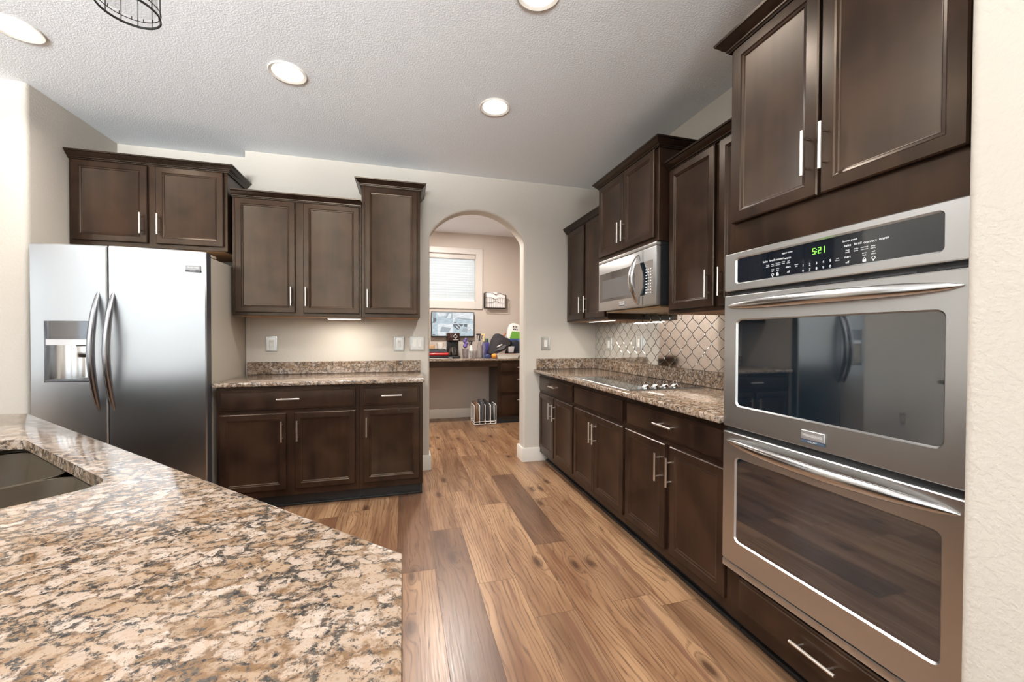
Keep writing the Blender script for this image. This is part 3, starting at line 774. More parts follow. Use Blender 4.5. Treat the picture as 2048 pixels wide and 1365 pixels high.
# ------------------------------------------------------------------ microwave
FMW = face_right(1.535)
t = thing('microwave', (1.72, 2.48, 1.435), 'stainless over-the-range microwave hung above the cooktop', 'microwave')
MA, MZ = -2.870, -2.126
MB(FMW).box(MA + 0.004, MZ - 0.004, -0.385, -0.0005, 1.438, 1.8305).build('housing', M_BLACKPL, t)
MB(FMW).box(MA, MZ, 0, 0.035, 1.806, 1.828, 0.004).build('vent_panel', M_STEEL, t)
dr = MB(FMW).box(MA, MZ, 0, 0.034, 1.438, 1.803, 0.005).build('door', M_STEEL, t)
glass(FMW, 'window_glass', M_BLACKGLASS, dr, MA + 0.022, MZ - 0.034, 1.506, 1.722, 0.003, 0.030, 0.0355)
MB(FMW).panel(-2.80, -2.36, 1.527, 1.668, [(0, 0.0356), (0, 0.0362), (0.002, 0.0362)]).build('inner_screen', plain('microwave_screen', (0.10, 0.095, 0.092), 0.25), dr)
MB(FMW).box(-2.2665, -2.2655, 0.0335, 0.0364, 1.442, 1.799).build('door_seam', M_BLACKPL, t)
b = MB(FMW)
for r_ in range(9):
    for c_ in range(3):
        a = -2.228 + c_ * 0.024; z = 1.668 - r_ * 0.0185
        b.box(a - 0.005, a + 0.005, 0.0356, 0.0362, z - 0.003, z + 0.003)
b.build('keypad', M_LEGEND, t)
bow(FMW, 'handle', M_HANDLE, dr, (-2.318, 0, 1.452), (-2.318, 0, 1.782), 0.060, 0.036, 0.011, 0.027, (0, 1, 0), 24, 1.7)
b = MB(FMW).mat(M_BADGE).box(-2.545, -2.487, 0.0345, 0.040, 1.464, 1.490, 0.001, 1); b.mat(M_BADGEBLUE).box(-2.545, -2.487, 0.0345, 0.0395, 1.458, 1.4638); b.build('badge', None, dr)
MB(FMW).text('FRIGIDAIRE', 0.0095, -2.516, 1.477, 0.0403).build('badge_lettering', M_DARKGREY, dr, smooth=0, recalc=False)
MB(FMW).box(MA + 0.03, MZ - 0.03, -0.37, -0.02, 1.424, 1.4375, 0.003).build('grease_filter', plain('brass_filter_tray', (0.50, 0.36, 0.20), 0.35, 0.6), t)

# ------------------------------------------------------------------ cooktop
t = thing('cooktop', (1.57, 2.49, 0.914), 'black glass electric cooktop with four chrome knobs, set in the granite', 'cooktop')
MB().box(1.300, 1.838, 2.100, 2.876, 0.9145, 0.919, 0.0015, 1).build('frame', M_STEEL, t)
MB().box(1.306, 1.832, 2.106, 2.870, 0.9165, 0.9212, 0.001, 1).build('glass_top', M_CTGLASS, t)
for x, y, r_ in ((1.44, 2.70, 0.08), (1.70, 2.70, 0.10), (1.44, 2.36, 0.10), (1.70, 2.36, 0.075)):
    b = MB(); b.tube([(x + r_ * math.cos(2 * PI * k / 40), y + r_ * math.sin(2 * PI * k / 40), 0.9213) for k in range(40)], lambda s: (0.0003, 0.0012), 6, (0, 0, 1), True)
    b.build('burner_ring', M_DARKGREY, t)
for x in (1.452, 1.520, 1.590, 1.662):
    b = MB(); b.lathe([(0.029, 0.0), (0.029, 0.004), (0.024, 0.009), (0.017, 0.016), (0.015, 0.022), (0.0, 0.022)][:-1], (x, 2.150, 0.9214), 20)
    b.prism([(-0.012, 0.022), (0.012, 0.022), (0.015, 0.040), (-0.015, 0.040)], 2.144, 2.156, 'd', 0.0) if False else None
    b.box(x - 0.013, x + 0.013, 2.145, 2.155, 0.940, 0.960, 0.002)
    b.build('knob', M_CHROME, t)

# ------------------------------------------------------------------ mirror tile backsplash
def backsplash():
    y0, y1, z0, z1 = 1.3405, YB - 0.002, 1.0165, 1.379
    t = thing('tile_backsplash', (1.92, 2.54, 1.0165), 'antique mirror tile backsplash in lantern shapes on the right wall', 'backsplash')
    g = MB(); g.box(1.9185, XR - 0.0005, y0, y1, z0, z1)
    g.box(1.9185, XR - 0.0005, 2.1225, 2.8755, z1, 1.437); g.build('grout', M_GROUT, t)
    Wt, H, gap, bev = 0.118, 0.060, 0.0046, 0.0020
    rnd = random.Random(3); b = MB()
    def outline(inset):
        n = 9; P = []
        hw = lambda zz: Wt / 2 * (1 + math.cos(PI * zz / H)) / 2
        Hh = H - inset * 2.2
        for k in range(n + 1):
            zz = -Hh + 2 * Hh * k / n
            P.append((max(hw(zz) - inset, 0.0008), zz))
        return P + [(-x, zz) for x, zz in reversed(P)]
    O = outline(gap / 2); I = outline(gap / 2 + bev)
    def clip(P, zlo, zhi, ylo, yhi):
        for ax, val, sgn in ((1, zlo, 1), (1, zhi, -1), (0, ylo, 1), (0, yhi, -1)):
            out = []
            for i in range(len(P)):
                p, q = P[i], P[(i + 1) % len(P)]
                ip, iq = sgn * (p[ax] - val) >= 0, sgn * (q[ax] - val) >= 0
                if ip: out.append(p)
                if ip != iq:
                    s = (val - p[ax]) / (q[ax] - p[ax]); out.append((p[0] + s * (q[0] - p[0]), p[1] + s * (q[1] - p[1])))
            P = out
            if len(P) < 3: return []
        return P
    rows = int((1.45 - z0) / H) + 3
    for j in range(-1, rows):
        cz = 1.016 + j * H
        i = 0; cy = y0 - Wt
        off = 0 if j % 2 else Wt / 2
        k = 0
        while cy + k * Wt + off < y1 + Wt:
            c = cy + k * Wt + off + 0.018; k += 1
            zt = 1.436 if 2.1225 + 0.0 < c < 2.8755 else z1
            if cz - H > zt: continue
            ylo, yhi = y0 + 0.001, y1 - 0.001
            full = clip([(c + x, cz + z) for x, z in O], z0 + 0.001, zt - 0.001, ylo, yhi)
            inn = clip([(c + x, cz + z) for x, z in I], z0 + 0.002, zt - 0.002, ylo, yhi)
            tx, tz = rnd.uniform(-0.006, 0.006), rnd.uniform(-0.006, 0.006)
            if len(full) < 3: continue
            xf = lambda p, h: (1.9185 - h + (p[0] - c) * tx + (p[1] - cz) * tz, p[0], p[1])
            if len(full) == len(O) and len(inn) == len(I):
                b.rings([[xf(p, -0.0005) for p in full], [xf(p, 0.0012) for p in full], [xf(p, 0.0022) for p in inn]])
            else:
                b.rings([[xf(p, -0.0005) for p in full], [xf(p, 0.002) for p in full]])
    b.build('mirror_tiles', M_MIRROR, t, smooth=15)
    return t
backsplash()

# ------------------------------------------------------------------ wall plates
def plate(F, loc, label, a, z, w, kind):
    t = thing('switch_plate' if kind != 'outlet' else 'wall_outlet', loc, label, 'switch' if kind != 'outlet' else 'outlet')
    h = 0.132
    MB(F).panel(a - w / 2, a + w / 2, z - h / 2, z + h / 2, [(0, 0.0003), (0, 0.004), (0.003, 0.008), (0.008, 0.0085), (0.011, 0.0055), (0.014, 0.0055)]).build('cover_plate', M_PEWTER, t, smooth=20)
    cols = [a] if w < 0.11 else [a - 0.024, a + 0.024]
    for c in cols:
        nm = 'rocker' if kind != 'outlet' else 'receptacle'
        b = MB(F).mat(M_WHITEPL).box(c - 0.0165, c + 0.0165, 0.004, 0.0085, z - 0.034, z + 0.034, 0.0015, 1)
        if kind == 'outlet':
            b.mat(M_BLACKPL)
            for s in (-0.019, 0.019):
                b.box(c - 0.006, c - 0.0045, 0.008, 0.0088, z + s - 0.004, z + s + 0.004); b.box(c + 0.0045, c + 0.006, 0.008, 0.0088, z + s - 0.004, z + s + 0.004)
                b.box(c - 0.0015, c + 0.0015, 0.008, 0.0088, z + s - 0.010, z + s - 0.007)
        b.build(nm, None, t)
    return t
FW = face_back(YB); FWR = face_right(1.9162)
plate(FW, (-1.06, YB, 1.10), 'pewter wall outlet nearest the refrigerator, above the granite upstand', -1.060, 1.169, 0.088, 'outlet')
plate(FW, (-0.034, YB, 1.10), 'pewter wall outlet beside the double switch, left of the arch', -0.034, 1.167, 0.088, 'outlet')
plate(FW, (0.126, YB, 1.10), 'wide pewter double rocker switch at the edge of the arch', 0.126, 1.170, 0.134, 'switch')
plate(FW, (1.374, YB, 1.10), 'pewter single rocker switch on the wall between arch and right counter', 1.374, 1.168, 0.094, 'switch')
plate(FWR, (1.916, 3.44, 1.10), 'pewter single rocker switch on the mirror tiles, nearer the corner', -3.44, 1.165, 0.088, 'switch')
plate(FWR, (1.916, 2.935, 1.11), 'pewter outlet on the mirror tiles, nearer the microwave', -2.935, 1.186, 0.082, 'outlet')
plate(face_back(3.09), (-2.79, 3.09, 0.27), 'low white outlet on the wall left of the refrigerator', -2.79, 0.34, 0.075, 'outlet')

# ------------------------------------------------------------------ under-cabinet lights
def ucl(name, a, bq, label, power):
    (x0, x1), (y0, y1), z = a, bq, 1.386
    t = thing('under_cabinet_light', ((x0 + x1) / 2, (y0 + y1) / 2, z - 0.016), label, 'light')
    MB().box(x0, x1, y0, y1, z - 0.014, z - 0.002, 0.002, 1).build('housing', M_WHITEPL, t)
    MB().box(x0 + 0.006, x1 - 0.006, y0 + 0.006, y1 - 0.006, z - 0.0155, z - 0.0142).build('lens', M_LED, t)
    l = area('under_cabinet_lamp', ((x0 + x1) / 2, (y0 + y1) / 2, z - 0.018), (0, 0, 0), x1 - x0 - 0.01, y1 - y0 - 0.01, power, (1.0, 0.93, 0.82))
    return t
ucl('l', (-0.585, -0.330), (3.455, 3.485), 'slim lit lamp under the two-door wall cabinet above the short granite counter', 3.0)
ucl('r', (1.665, 1.695), (2.93, 3.38), 'slim lit lamp under the wall cabinet next to the arch wall', 3.0)
ucl('r2', (1.665, 1.695), (1.36, 1.74), 'slim lit lamp under the wall cabinet next to the double oven', 3.0)

# ------------------------------------------------------------------ recessed ceiling lights
CANS = [(0.585, 2.578, 'recessed ceiling light nearest the arch'), (-0.640, 2.566, 'recessed ceiling light in the middle of the ceiling, before the two-door wall cabinet'),
        (-1.845, 2.560, 'recessed ceiling light over the refrigerator end of the kitchen, by the left wall'), (0.575, 1.668, 'recessed ceiling light cut by the top of the picture, before the oven cabinet')]
t0 = thing('recessed_light', (CANS[0][0], CANS[0][1], ZC - 0.006), CANS[0][2], 'light', 'recessed ceiling lights')
cx, cy = CANS[0][:2]
MB().lathe([(0.079, -0.001), (0.099, -0.001), (0.101, -0.004), (0.097, -0.009), (0.080, -0.004)], (cx, cy, ZC), 40, 'z', False).build('trim_ring', M_TRIM, t0)
MB().lathe([(0.0005, -0.002), (0.080, -0.002), (0.078, -0.006), (0.0005, -0.008)], (cx, cy, ZC), 40, 'z', False).build('lens', M_LENS, t0)
for x, y, lb in CANS[1:]: copy_thing(t0, (x - cx, y - cy, 0), lb)
for x, y in [c[:2] for c in CANS] + [(-0.64, 1.668), (-1.845, 0.6), (0.575, 0.2), (-0.64, -0.6)]:
    area('recessed_or_added_lamp', (x, y, ZC - 0.012), (0, 0, 0), 0.15, 0.15, CAN_W, (1.0, 0.97, 0.93), 'DISK', math.radians(150))
ADDED_CANS = [(-3.3, 1.0), (-5.0, 1.0), (-3.3, -1.4), (-5.0, -1.4), (-3.3, -3.6), (-5.0, -3.6), (-1.3, -2.6), (0.4, -2.6)]  # unseen lights added behind the camera to brighten walls and reflections
b = MB()
for x, y in [(-0.64, 1.668), (-1.845, 0.6), (0.575, 0.2), (-0.64, -0.6)] + ADDED_CANS:
    b.mat(M_TRIM).lathe([(0.079, -0.001), (0.099, -0.001), (0.101, -0.004), (0.097, -0.009), (0.080, -0.004)], (x, y, ZC), 24, 'z', False)
    b.mat(M_LENS).lathe([(0.0005, -0.002), (0.080, -0.002), (0.078, -0.006), (0.0005, -0.008)], (x, y, ZC), 24, 'z', False)
struct(b.build('unseen_can_fixtures'))  # out-of-view fixtures: the remaining kitchen cans plus the added ones
for x, y in ADDED_CANS: area('recessed_or_added_lamp', (x, y, ZC - 0.012), (0, 0, 0), 0.15, 0.15, CAN_W * 1.2, (1.0, 0.97, 0.93), 'DISK', math.radians(150))  # lamps of the added, unseen fixtures
area('nook_ceiling_lamp', (0.5, 4.75, 2.785), (0, 0, 0), 0.2, 0.2, 68, (1.0, 0.95, 0.90), 'DISK')

# ------------------------------------------------------------------ pendant lamp over the island
def pendant():
    cx, cy, zb, R, H = -0.662, 1.222, 2.05, 0.0615, 0.20
    t = thing('pendant_light', (cx, cy, zb), 'small black wire cage pendant lamp hanging over the island', 'pendant light')
    b = MB(); ci = lambda r, z, n=40: [(cx + r * math.cos(2 * PI * k / n), cy + r * math.sin(2 * PI * k / n), z) for k in range(n)]
    b.tube(ci(R, zb + 0.003), lambda s: (0.0032, 0.0022), 8, (0, 0, 1), True)
    b.tube(ci(R, zb + 0.018), 0.0011, 6, (0, 0, 1), True)
    b.tube(ci(R, zb + H), lambda s: (0.0032, 0.0022), 8, (0, 0, 1), True)
    for k in range(12):
        a = 2 * PI * k / 12 + 0.2; b.tube([(cx + R * math.cos(a), cy + R * math.sin(a), zb), (cx + R * math.cos(a), cy + R * math.sin(a), zb + H)], 0.0012, 6)
    for k in range(16):
        a = 2 * PI * k / 16; x, y = cx + (R - 0.001) * math.cos(a), cy + (R - 0.001) * math.sin(a)
        b.tube([(x, y, zb + 0.018), (x * 0.985 + cx * 0.015, y * 0.985 + cy * 0.015, zb + 0.025)], 0.0010, 5)
    for k in range(3):
        a = 2 * PI * k / 3; b.tube([(cx, cy, zb + H), (cx + R * math.cos(a), cy + R * math.sin(a), zb + H)], 0.0025, 6)
    b.build('wire_cage', M_BRONZE, t)
    g = MB(); g.lathe([(R - 0.006, 0.022), (R - 0.006, H - 0.01), (R - 0.0075, H - 0.01), (R - 0.0075, 0.022)], (cx, cy, zb), 32, 'z', False); g.build('glass_shade', M_CLEARGLASS, t)
    s = MB(); s.lathe([(0.014, H - 0.06), (0.016, H - 0.01), (0.02, H + 0.02), (0.006, H + 0.04)], (cx, cy, zb), 16); s.build('socket', M_BRONZE, t)
    MB().lathe([(0.003, H - 0.10), (0.014, H - 0.095), (0.02, H - 0.082), (0.012, H - 0.06)], (cx, cy, zb), 16).build('bulb', M_WHITEPL, t)
    MB().cyl((cx, cy, zb + H + 0.03), (cx, cy, ZC - 0.02), 0.004, None, 10).build('stem', M_BRONZE, t)
    MB().lathe([(0.01, -0.03), (0.055, -0.022), (0.06, -0.001)], (cx, cy, ZC), 24).build('canopy', M_BRONZE, t)
pendant()

# ------------------------------------------------------------------ refrigerator
def fridge():
    t = thing('refrigerator', (-1.70, 3.42, 0), 'stainless side-by-side refrigerator with an ice and water dispenser', 'refrigerator')
    xl, xr, xs, zt, zb = -2.152, -1.247, -1.745, 1.785, 0.075
    xc, hw = (xl + xr) / 2, (xr - xl) / 2
    fy = lambda x: 3.052 - 0.048 * (1 - ((x - xc) / hw) ** 2)
    b = MB().box(xl + 0.012, xr - 0.006, 3.128, 3.855, 0.02, 1.762, 0.004); b.build('body', M_FRSIDE, t)
    MB().box(xl + 0.02, xr - 0.02, 3.09, 3.13, 0.0, 0.07).build('toe_grille', M_BLACKPL, t)
    for hx in (xl + 0.06, xr - 0.055):
        MB().box(hx - 0.04, hx + 0.050, 3.125, 3.22, 1.7625, 1.783, 0.006, 3).build('hinge_cover', plain('hinge_cover_plastic', (0.45, 0.38, 0.28), 0.5), t)
    ZF = 3.120
    def door_(name, x0, x1, hole=None):
        b = MB(); n = 10; e = 0.006
        xs_ = [x0, x0 + e] + [x0 + e + (x1 - x0 - 2 * e) * k / n for k in range(1, n)] + [x1 - e, x1]
        def yf(x):
            if x < x0 + e - 1e-6: return fy(x) + 0.005
            if x > x1 - e + 1e-6: return fy(x) + 0.005
            return fy(x)
        if hole is None:
            zs = [zb, zb + e, zt - e, zt]
        else:
            xs_ = sorted(set(xs_ + [hole[0], hole[1]])); zs = [zb, zb + e, hole[2], hole[3], zt - e, zt]
        def ye(x, z): return yf(x) + (0.005 if z in (zb, zt) else 0)
        G = [[b.v(x, ye(x, z), z) for z in zs] for x in xs_]
        for i in range(len(xs_) - 1):
            for j in range(len(zs) - 1):
                if hole and hole[0] - 1e-6 <= xs_[i] and xs_[i + 1] <= hole[1] + 1e-6 and abs(zs[j] - hole[2]) < 1e-6: continue
                b.f([G[i][j], G[i + 1][j], G[i + 1][j + 1], G[i][j + 1]])
        # sides
        BK = [[b.v(x, ZF, z) for z in (zb, zt)] for x in (x0, x1)]
        b.f([G[0][j] for j in range(len(zs))] + [BK[0][1], BK[0][0]]); b.f([G[-1][j] for j in range(len(zs))] + [BK[1][1], BK[1][0]])
        b.f([G[i][-1] for i in range(len(xs_))] + [BK[1][1], BK[0][1]]); b.f([G[i][0] for i in range(len(xs_))] + [BK[1][0], BK[0][0]])
        b.f([BK[0][0], BK[1][0], BK[1][1], BK[0][1]])
        return b.build(name, M_FRIDGE, t, smooth=30)
    H = (-2.066, -1.826, 0.952, 1.322)
    dl = door_('freezer_door', xl, xs - 0.003, H); dr = door_('fridge_door', xs + 0.003, xr)
    MB().box(xs - 0.0028, xs + 0.0028, 3.03, 3.118, zb + 0.005, zt - 0.005).build('door_gasket', M_BLACKPL, t)
    MB().box(xr - 0.0008, xr + 0.0012, 3.062, 3.118, zb + 0.004, zt - 0.004).build('door_edge', M_DARKGREY, t)
    # dispenser
    ds = MB(); x0, x1, z0, z1 = H; yb = 3.105
    n = 8; pr = []
    for k in range(n + 1):
        s = k / n; x = x0 + (x1 - x0) * s; pr.append((x, 3.025 + 0.075 * math.sin(PI * s) ** 0.5))
    A = [ds.v(x, y, z0) for x, y in pr]; B = [ds.v(x, y, z1) for x, y in pr]
    for k in range(n): ds.f([A[k], A[k + 1], B[k + 1], B[k]])
    f0 = [ds.v(x0, fy(x0), z0), ds.v(x1, fy(x1), z0)]; f1 = [ds.v(x0, fy(x0), z1), ds.v(x1, fy(x1), z1)]
    ds.f([f0[0], A[0], B[0], f1[0]]); ds.f([f0[1], A[-1], B[-1], f1[1]])
    ds.f(f0[::-1] + A); ds.f(f1[::-1] + B)
    ds.build('dispenser_recess', M_STEEL2, dl, smooth=40, recalc=True)
    q = [(x0 + (x1 - x0) * k / 8) for k in range(9)]
    def strip(name, za, zc, off, m, par):
        b = MB(); F_ = [[(x, fy(x) - off, za) for x in q] + [(x1, fy(x1) + 0.03, za), (x0, fy(x0) + 0.03, za)], [(x, fy(x) - off, zc) for x in q] + [(x1, fy(x1) + 0.03, zc), (x0, fy(x0) + 0.03, zc)]]
        b.rings(F_); return b.build(name, m, par)
    strip('control_display', 1.212, 1.320, -0.003, M_DISPLAY, dl)
    strip('control_shelf', 1.177, 1.211, 0.004, M_BADGE, dl)
    MB().prism([(-1.925, 1.176), (-1.832, 1.176), (-1.836, 1.100), (-1.916, 1.100)], 3.035, 3.085, 'd', 0.006, 2).build('nozzle', M_STEEL2, dl)
    MB().box(x0 + 0.004, x1 - 0.004, fy(xc) + 0.018, 3.07, z0 + 0.001, z0 + 0.012, 0.003).build('drip_tray', M_DARKGREY, dl)
    for xa, par in ((-1.792, dl), (-1.716, dr)):
        bow(face_back(0), 'handle', M_FHANDLE, par, (xa, 0, 0.772), (xa, 0, 1.502), 0.068, -fy(xa) - 0.002, 0.021, 0.0180, (0, 1, 0), 30, 1.8)
    bd = MB(); yb = fy(-1.352) - 0.001
    bd.mat(M_BADGEGREY).box(-1.350, -1.272, yb - 0.004, yb + 0.018, 1.660, 1.690, 0.001, 1); bd.mat(M_DARKGREY).box(-1.352, -1.270, yb - 0.003, yb + 0.018, 1.648, 1.660); bd.build('badge', None, dr)
    b = MB(face_back(0)); b.text('FRIGIDAIRE', 0.0125, -1.311, 1.676, -yb + 0.0045); b.text('GALLERY', 0.008, -1.311, 1.654, -yb + 0.0036); b.build('badge_lettering', M_WHITEPL, dr, smooth=0, recalc=False)
M_STEEL2 = plain('polished_dispenser_steel', (0.62, 0.62, 0.63), 0.16, 1.0)
M_DISPLAY = plain('dispenser_display', (0.17, 0.17, 0.18), 0.10, 0.85)
fridge()

# ------------------------------------------------------------------ island with corner sink
def island():
    s2 = 0.70711
    K = 0.616  # x + y on the angled kitchen edge
    outer = [(0.0, K), (-1.496, 2.112), (-3.30, 2.112), (-3.30, 1.20), (-1.77, 1.20), (-0.95, 0.38), (-0.95, -0.72), (0.0, -0.72)]
    Nn, Rr = Vector((s2, s2, 0)), Vector((-s2, s2, 0))
    c0 = Vector((0.0, K, 0))
    FI = lambda a, d, z: c0 + Rr * a + Nn * d + Vector((0, 0, z))   # a from the near corner along the angled edge, d outwards
    # sink opening in local coords
    sa0, sa1, sd0, sd1 = 0.760, 1.520, -0.535, -0.115
    hole = []
    r_ = 0.055
    for (ca, cdp, q) in ((sa1 - r_, sd1 - r_, 0), (sa0 + r_, sd1 - r_, 1), (sa0 + r_, sd0 + r_, 2), (sa1 - r_, sd0 + r_, 3)):
        for k in range(7):
            an = PI / 2 * (q + k / 6); hole.append((ca + r_ * math.cos(an), cdp + r_ * math.sin(an)))
    t = thing('island_countertop', (-1.0, 1.0, 0.8845), 'large speckled granite island top in the foreground, with the sink cut in', 'countertop')
    b = MB(); z0, z1 = 0.8845, 0.914; e = 0.006
    def inset(poly, o):
        n = len(poly); out = []
        for i in range(n):
            p0, p1, p2 = Vector(poly[i - 1]), Vector(poly[i]), Vector(poly[(i + 1) % n])
            d1, d2 = (p1 - p0).normalized(), (p2 - p1).normalized()
            n1, n2 = Vector((-d1.y, d1.x)), Vector((-d2.y, d2.x)); s = n1 + n2
            out.append(tuple(p1 + s * (o / (1 + n1.dot(n2)))))
        return out
    rings_o = [(outer, z0), (outer, z1 - e), (inset(outer, e * 0.3), z1 - e * 0.3), (inset(outer, e), z1)]
    V = [[b.v(x, y, z) for x, y in P] for P, z in rings_o]
    n = len(outer)
    for i in range(3):
        for k in range(n): b.f([V[i][k], V[i][(k + 1) % n], V[i + 1][(k + 1) % n], V[i + 1][k]])
    hw_ = [FI(a, d, 0) for a, d in hole]
    hv = [[b.bm.verts.new((p.x, p.y, z)) for p in hw_] for z in (z0, z1)]
    m = len(hole)
    for k in range(m): b.f([hv[0][k], hv[0][(k + 1) % m], hv[1][(k + 1) % m], hv[1][k]])
    for ov, hvz in ((V[3], hv[1]), (V[0], hv[0])):
        ed = []
        for L_ in (ov, hvz):
            for k in range(len(L_)):
                e_ = b.bm.edges.get((L_[k], L_[(k + 1) % len(L_)])); ed.append(e_)
        bmesh.ops.triangle_fill(b.bm, edges=ed, use_beauty=True, use_dissolve=False)
    b.build('slab', M_GRANITE, t, smooth=30)
    # sink
    s = thing('kitchen_sink', tuple(FI(1.14, -0.325, 0.66)), 'dark bronze double-bowl undermount sink in the granite island', 'sink')
    b = MB(FI); zt_ = 0.883
    def bowl(a0, a1, d0, d1, depth, cut):
        def rr_(i, z): return [(p[0], p[1], z) for p in rrect(a0 + i, a1 - i, d0 + i, d1 - i, 0.06)]
        mb = MB(FI); mb.rings([rr_(-0.006, cut), rr_(0, cut), rr_(0.004, cut - 0.03), rr_(0.018, zt_ - depth + 0.05), rr_(0.04, zt_ - depth + 0.008), rr_(0.075, zt_ - depth)], False, True)
        mb.rings([rr_(-0.006, cut), rr_(-0.006, zt_ - depth - 0.01)], False, True)
        return mb
    bowl(sa0 - 0.012, 1.10, sd0 - 0.012, sd1 + 0.012, 0.205, 0.868).build('bowl', M_SINK, s, smooth=50)
    bowl(1.115, sa1 + 0.012, sd0 - 0.012, sd1 + 0.012, 0.205, 0.868).build('bowl', M_SINK, s, smooth=50)
    MB(FI).rings([[(p[0], p[1], z) for p in rrect(sa0 - 0.03, sa1 + 0.03, sd0 - 0.03, sd1 + 0.03, 0.07)] for z in (0.868, 0.884)], False, False).build('rim', M_SINK, s)
    for a in (0.93, 1.31): MB(FI).lathe([(0.044, 0.001), (0.040, 0.004), (0.014, 0.002)], (a, -0.325, zt_ - 0.205), 20).build('drain', M_CHROME, s)
    # cabinets below, outlines set back under the overhang
    c = thing('island_cabinet', (-1.0, 1.0, 0), 'dark cabinet base under the granite island', 'cabinet')
    o2 = inset(outer, 0.045); tz = inset(outer, 0.12)
    cab = MB(); V2 = []
    for P, z in ((o2, 0.10), (o2, 0.882)): V2.append([cab.v(x, y, z) for x, y in P])
    for k in range(n): cab.f([V2[0][k], V2[0][(k + 1) % n], V2[1][(k + 1) % n], V2[1][k]])
    cab.f(V2[0]); cab.build('carcass', M_WOOD, c)
    MB().rings([[(x, y, 0.0) for x, y in tz], [(x, y, 0.0995) for x, y in tz]], False, False).build('toe_kick', M_TOE, c)
    FIc = lambda a, d, z: FI(a, d - 0.045, z)
    for a0, a1, h in ((0.10, 0.70, 0.64), (0.76, 1.36, 0.82), (1.42, 2.02, 1.48)):
        door(FIc, c, a0, a1, 0.15, 0.69, h, 0.566); drawer(FIc, c, a0, a1, 0.717, 0.85, (a0 + a1) / 2)
    FX = FA((-0.045, 0, 0), (0, 1, 0), (1, 0, 0))
    for a0, a1, h in ((-0.62, -0.06, -0.12), (0.0, 0.52, 0.06)):
        door(FX, c, a0, a1, 0.15, 0.69, h, 0.566); drawer(FX, c, a0, a1, 0.717, 0.85, (a0 + a1) / 2)
island()

# ------------------------------------------------------------------ small room beyond the arch
# window, casing and blind
w = MB()
xa, xb, za, zb = 0.21, 1.08, 1.765, 2.487
xo, xo2, zo, zo2 = 0.11, 1.182, 1.655, 2.572
for (a0, a1, z0, z1) in ((xo, xa, zo, zo2), (xb, xo2, zo, zo2), (xa, xb, zb, zo2), (xa, xb, zo, za)):
    w.box(a0, a1, YF - 0.022, YF + 0.0, z0, z1, 0.002, 1)
for (a0, a1, z0, z1) in ((xa, xa + 0.006, za, zb), (xb - 0.006, xb, za, zb), (xa, xb, za, za + 0.006), (xa, xb, zb - 0.006, zb)):
    w.box(a0, a1, YF, YF + 0.13, z0, z1)
wn = struct(w.build('window_1', M_WINTRIM))
p = MB()
p.box(xa + 0.006, xb - 0.006, YF + 0.100, YF + 0.104, za + 0.006, zb - 0.006); p.build('pane', M_PANE, wn)
p = MB()
for (a0, a1, z0, z1) in ((xa + .006, xa + .04, za + .006, zb - .006), (xb - .04, xb - .006, za + .006, zb - .006), (xa + .04, xb - .04, za + .006, za + .04), (xa + .04, xb - .04, zb - .04, zb - .006), (0.62, 0.66, za + .04, zb - .04)):
    p.box(a0, a1, YF + 0.09, YF + 0.114, z0, z1)
p.build('sash', M_WHITEPL, wn)
t = thing('window_blind', (0.645, YF + 0.04, 1.78), 'white slatted blind in the window of the room beyond the arch', 'blind')
M_SLAT = plain('blind_slat', (0.80, 0.83, 0.85), 0.5, Transmission_Weight=0.0)
m_, nt_, b_ = newmat('translucent_blind_slat')
_o = nt_.nodes['Material Output']; _d = nd(nt_, 'ShaderNodeBsdfDiffuse'); _d.inputs[0].default_value = rgb((0.74, 0.79, 0.82)); _t = nd(nt_, 'ShaderNodeBsdfTranslucent'); _t.inputs[0].default_value = rgb((0.86, 0.92, 0.95))
_m = nd(nt_, 'ShaderNodeMixShader'); _m.inputs[0].default_value = 0.22; lk(nt_, _d.outputs[0], _m.inputs[1]); lk(nt_, _t.outputs[0], _m.inputs[2]); lk(nt_, _m.outputs[0], _o.inputs['Surface'])
nz = 16
for k in range(nz):
    z = 1.812 + k * (2.395 - 1.812) / (nz - 1); b = MB(); y = YF + 0.045; an = math.radians(64); c, s_ = math.cos(an), math.sin(an); h = 0.024
    pts = []
    for u in (-1, -0.5, 0, 0.5, 1): pts.append((y + u * h * c + 0.0, z - u * h * s_ + 0.003 * (1 - u * u)))
    up = [(p[0], p[1]) for p in pts]; dn = [(p[0] + 0.0012, p[1] - 0.0016) for p in reversed(pts)]
    b.prism(up + dn, xa + 0.012, xb - 0.012, 'a'); b.build('slat', m_, t)
MB().box(xa + 0.008, xb - 0.008, YF + 0.005, YF + 0.07, 2.415, 2.478, 0.004).build('head_rail', M_WINTRIM, t)
MB().box(xa + 0.012, xb - 0.012, YF + 0.03, YF + 0.06, 1.774, 1.792, 0.004).build('bottom_rail', M_WHITEPL, t)
b = MB()
for x in (0.32, 0.645, 0.97): b.cyl((x, YF + 0.028, 1.785), (x, YF + 0.028, 2.42), 0.0012, None, 6)
b.build('ladder_cord', M_WHITEPL, t)

